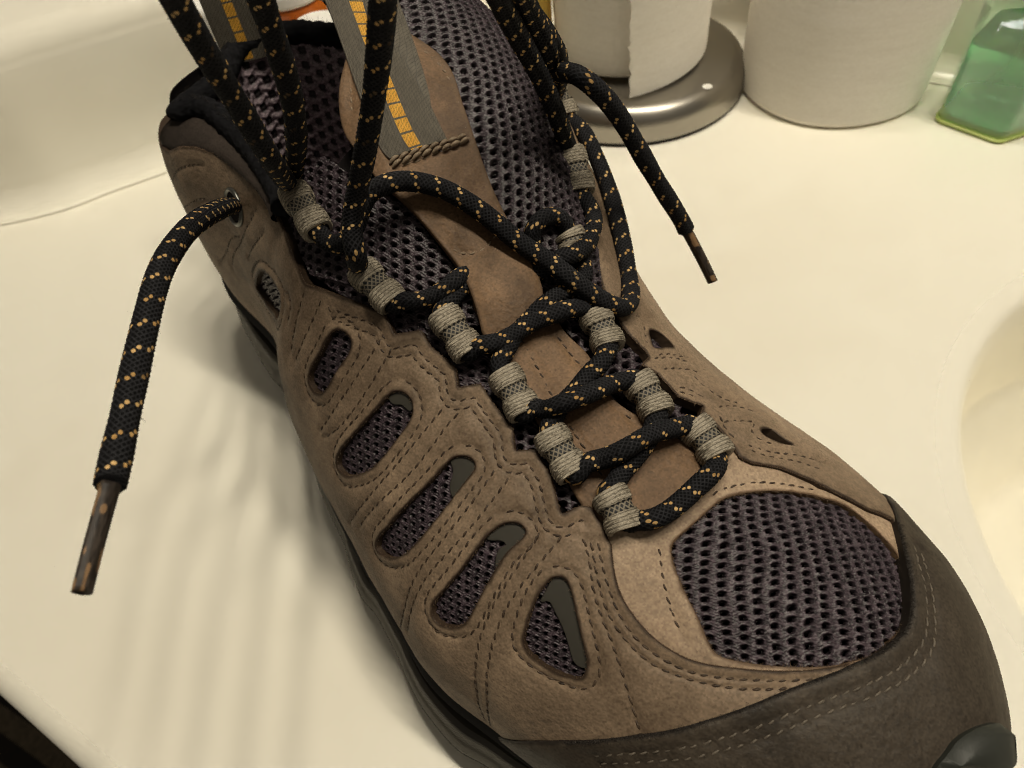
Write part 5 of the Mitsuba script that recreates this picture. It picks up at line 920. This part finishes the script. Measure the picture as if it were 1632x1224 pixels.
# --- eyelet on the ankle
ec = on(eyec[None], [0.0034])[0]; en = on(eyec[None], [0.0044])[0] - ec; en /= np.linalg.norm(en)
e1 = np.cross(en, [0, 0, 1.0]); e1 /= np.linalg.norm(e1); e2 = np.cross(en, e1)
tt = np.linspace(0, 2 * np.pi, 49); ring = ec + 0.0054 * (np.cos(tt)[:, None] * e1 + np.sin(tt)[:, None] * e2)
v, f, uv = sweep(ring, tt * 0.0054, 0.0008, 10, caps=False, up=en)
put(SHOE + '__eyelet', (v, f), 'dark_metal', True, label='round metal eyelet at the ankle')
disc = np.vstack([ec + en * 0.0003, ec + en * 0.0003 + 0.0054 * (np.cos(tt[:-1])[:, None] * e1 + np.sin(tt[:-1])[:, None] * e2)])
j = np.arange(48); put(SHOE + '__eyelet__hole', (disc, np.stack([0 * j, 1 + j, 1 + (j + 1) % 48], 1)), 'black_lining')

# --- sole
so = np.array(D['sole']); so = so[np.argsort(so[:, 0])]; so = so[(so[:, 0] > -0.215)]
sl = PchipInterpolator(np.r_[-0.30, -0.22, so[:, 0], 0.03, 0.10], np.r_[0.004, 0.004, np.clip(so[:, 1] + 0.0012, 0.0065, 0.0125), 0.006, 0.005])
nS = 260
sL = np.linspace(S0 + 0.0005, S1 - 0.0005, nS)
Lf, Rf = surf(sL, 0.0), surf(sL, 1.0)
loop = np.vstack([Lf, Rf[::-1]]); offs = np.r_[sl(sL), 0.005 + 0 * sL]
t = np.gradient(loop, axis=0); t[:, 2] = 0; t /= np.linalg.norm(t, axis=1, keepdims=True) + 1e-12
outn = np.cross(t, [0, 0, 1.0])
if (outn[nS // 2] @ np.array([0, -1.0, 0])) < 0:
    outn = -outn
zf = loop[:, 2]
prof = [(-0.004, lambda z: z + 0.0010), (0.0026, lambda z: z - 0.0002), (0.0046, lambda z: z - 0.0018), (0.0036, lambda z: z - 0.0050)]
rows = [loop + outn * o for o, _ in prof]
for r_, (_, fz) in zip(rows, prof):
    r_[:, 2] = fz(zf)
put(SHOE + '__welt', (world(np.array(rows)).reshape(-1, 3), grid_faces(len(rows), len(loop), True)), 'sole_rubber', 40, label='dark welt line between leather and sole')
ks = [(0.30, 0.80), (0.52, 0.84), (0.66, 0.82), (0.72, 0.74), (0.80, 0.64), (0.86, 0.62), (0.97, 0.50), (1.0, 0.44), (0.90, 0.40), (0.84, 0.30), (0.9, 0.16)]
rows = []
for o, zz in ks:
    r_ = loop + outn * (np.clip(offs, 0.0015, 1) * o)[:, None]; r_[:, 2] = zf * zz * 0.97 - 0.0012; rows.append(r_)
put(SHOE + '__midsole', (world(np.array(rows)).reshape(-1, 3), grid_faces(len(rows), len(loop), True)), 'midsole_foam', 35, label='grey olive midsole')
# tread lugs round the edge
from shapely.geometry import box as sbox
cum = np.r_[0, np.cumsum(np.linalg.norm(np.diff(loop, axis=0), axis=1))]
pos = 0.006
while pos < cum[nS - 1] - 0.012 or (cum[nS] + 0.004 < pos < cum[-1] - 0.012) or cum[nS - 1] - 0.012 <= pos <= cum[nS] + 0.004:
    if cum[nS - 1] - 0.012 <= pos <= cum[nS] + 0.004:
        pos = cum[nS] + 0.005; continue
    wdt = 0.014 + 0.004 * rng.random()
    i0, i1 = np.searchsorted(cum, [pos, pos + wdt]); i1 = min(i1, len(loop) - 1)
    idx = np.linspace(i0, i1, 7).astype(int)
    outer_top = loop[idx] + outn[idx] * (offs[idx] * 0.92)[:, None]; outer_bot = loop[idx] + outn[idx] * (offs[idx] * 0.72)[:, None]
    inner = loop[idx] - outn[idx] * 0.012
    zt = 0.0105 + 0.002 * np.sin(np.linspace(0, math.pi, 7)); A_ = outer_top.copy(); A_[:, 2] = zt; A0 = outer_top.copy(); A0[:, 2] = 0.004; B_ = outer_bot.copy(); B_[:, 2] = 0.0004; C_ = inner.copy(); C_[:, 2] = 0.0004; E_ = inner.copy(); E_[:, 2] = 0.011
    G = np.array([A_, A0, B_, C_, E_, A_]); gv = world(G).reshape(-1, 3); gf = grid_faces(6, 7)
    caps = []
    for c in (0, 6):
        q = [r * 7 + c for r in range(5)]; caps += [[q[0], q[1], q[2]], [q[0], q[2], q[3]], [q[0], q[3], q[4]]]
    put(SHOE + '__tread_lug', (gv, np.vstack([gf, caps])), 'sole_rubber')
    pos += wdt + 0.005
ins = loop - outn * 0.006; ins[:, 2] = 0.006
cv = np.vstack([world(ins), world(np.array([[-0.08, 0.055, 0.006]]))]); n_ = len(loop); j = np.arange(n_)
put(SHOE + '__outsole', (cv, np.stack([j, (j + 1) % n_, np.full(n_, n_)], 1)), 'sole_rubber')

# ------------------------------------------------------------------ laces
def braid(u, s):
    nu, p = 12, 0.00115
    a = u * nu + s / p; b = u * nu - s / p
    wa = np.abs(np.sin(np.pi * a)); wb = np.abs(np.sin(np.pi * b))
    return 0.00030 * (np.maximum(wa, wb) - 0.8) + 0.00016 * (wa * wb)


def cord(pts, r, r_end=None):
    P, s = smooth_path(world(np.array(pts)), 0.00042)
    n = len(P); rad = np.full(n, r) if r_end is None else np.linspace(r, r_end, n)
    j = meshkit.noise(np.c_[s * 120, np.zeros(n), np.full(n, len(pts) * 1.0)]); rad = rad * (0.945 + 0.11 * j)
    return sweep(P, s, rad, 30, True, lambda u, q: braid(u, q))


LC = D['lace']; parts = []
for k, r in (('front', 0.00228), ('front2', 0.00228), ('l2', 0.00230), ('G', 0.00240), ('E', 0.00242), ('B', 0.00240), ('B2', 0.0023), ('F', 0.00245), ('F2', 0.00245), ('C', 0.00246), ('D', 0.00248)):
    v, f, uv = cord(LC[k], r)
    uv = uv + [0, 0.0013 * len(k) + 0.001 * r * 1e3]
    parts.append((v, f, uv))
V, F, U = merge(parts)
put(SHOE + '__lace', (V, F), 'lace_cord', True, uv=U, label='round black lace flecked with gold, threaded and left untied')
for k, lab in (('Da', 'left lace tip, dark and frayed flat'), ('Ca', 'right lace tip, dark brown')):
    P, s = smooth_path(world(np.array(LC[k])), 0.0008)
    th = np.linspace(0, 2 * np.pi, 21)
    v, f, uv = sweep(P, s, np.linspace(0.00162, 0.00152, len(P))[:, None] * (1 + 0.16 * np.cos(2 * th) + 0.03 * np.cos(5 * th))[None], 20, True)
    put(SHOE + '__lace__aglet', (v, f), 'aglet_film', 40, label=lab) if False else put(SHOE + '__lace__aglet', (v, f), 'aglet_film', True, uv=uv, label=lab)

# webbing lace loops: two ribbed humps with a stitched waist
for k, pts in D['loops'].items():
    P = world(np.array(pts)); q, s = smooth_path(P, k=230); Lt = s[-1]
    # stretch ends a little
    x = s / Lt
    hump = lambda a, b: np.clip(np.sin(np.pi * np.clip((x - a) / (b - a), 0, 1)), 0, 1) ** 0.26   # noqa: E731
    rad = 0.00248 + 0.00118 * np.maximum(hump(-0.03, 0.42), hump(0.58, 1.03))
    ribs = 0.00020 * np.abs(np.sin(np.pi * s / 0.00090))
    th = np.linspace(0, 2 * np.pi, 41); flat = 1.06 / (np.abs(np.cos(th) / 0.92) ** 3 + np.abs(np.sin(th) / 1.10) ** 3) ** (1 / 3)
    v, f, uv = sweep(q, s, (rad + ribs)[:, None] * flat[None], 40, False)
    vi, fi, ui = sweep(q, s, (rad - 0.0006)[:, None] * flat[None], 40, False)
    m = 41; nq = len(q); j = np.arange(40)
    V = np.vstack([v, vi]); o = len(v)
    ends = np.vstack([np.stack([j, j + 1, o + j + 1], 1), np.stack([j, o + j + 1, o + j], 1)])
    e2_ = ends + (nq - 1) * m
    key = put(SHOE + '__lace_loop', (V, np.vstack([f, fi[:, ::-1], ends, e2_[:, ::-1]])), 'loop_webbing', True, uv=np.vstack([uv, ui]))
    w = (x > 0.385) & (x < 0.615)
    rb = np.maximum(rad, 0.0028) + 0.00028
    qb, sb = q[w], s[w]
    v, f, uv = sweep(qb, sb, rb[w][:, None] * flat[None], 40, False)
    put(key + '__binding', (v, f), 'loop_binding', True, uv=uv)

# loose fibres on cut edges, fleece and laces
plain('suede_fibre', (0.11, 0.07, 0.042), 0.9)
plain('dark_fibre', (0.016, 0.012, 0.009), 0.9)
plain('pale_fibre', (0.30, 0.27, 0.23), 0.7)
edge_fibres(SHOE + '__side_panel__edge_fibres', spline2(qf), 0.0024, 'suede_fibre', 1500, length=0.0009)
edge_fibres(SHOE + '__side_panel__edge_fibres', resample(ct, 120), 0.0026, 'suede_fibre', 1200, length=0.0012)
edge_fibres(SHOE + '__side_panel__edge_fibres', resample(ey, 400), 0.0026, 'suede_fibre', 900, length=0.0006)
for g in slots.values():
    rr_ = resample(np.array(g.exterior.coords), 160)
    edge_fibres(SHOE + '__side_panel__edge_fibres', rr_, 0.0024, 'suede_fibre', 260, length=0.0006)
edge_fibres(SHOE + '__side_panel_001__edge_fibres', resample(re_, 300), 0.0028, 'suede_fibre', 1300, length=0.0009)
edge_fibres(SHOE + '__vamp_panel__edge_fibres', resample(np.array(win.exterior.coords), 300), 0.0015, 'suede_fibre', 1500, length=0.0008)
edge_fibres(SHOE + '__toe_cap__edge_fibres', rt_, 0.0036, 'dark_fibre', 3600, length=0.0011)
fibres(SHOE + '__collar_rim__fleece_fibres', rp + np.array([0, 0, 0.003]), np.tile([0.0, 0, 1.0], (len(rp), 1)) + (rp - cen) * 12, 'dark_fibre', 2500, 0.0022)
for k in ('E', 'G', 'D', 'C', 'front', 'front2', 'B'):
    P, s_ = smooth_path(world(np.array(LC[k])), 0.001)
    rd = rng.normal(size=(len(P), 3)); tt_ = np.gradient(P, axis=0); tt_ /= np.linalg.norm(tt_, axis=1, keepdims=True)
    rd -= tt_ * (rd * tt_).sum(1, keepdims=True); rd /= np.linalg.norm(rd, axis=1, keepdims=True)
    fibres(SHOE + '__lace__loose_fibres', P + rd * 0.0023, rd, 'dark_fibre', 260, 0.0014, 0.00004)
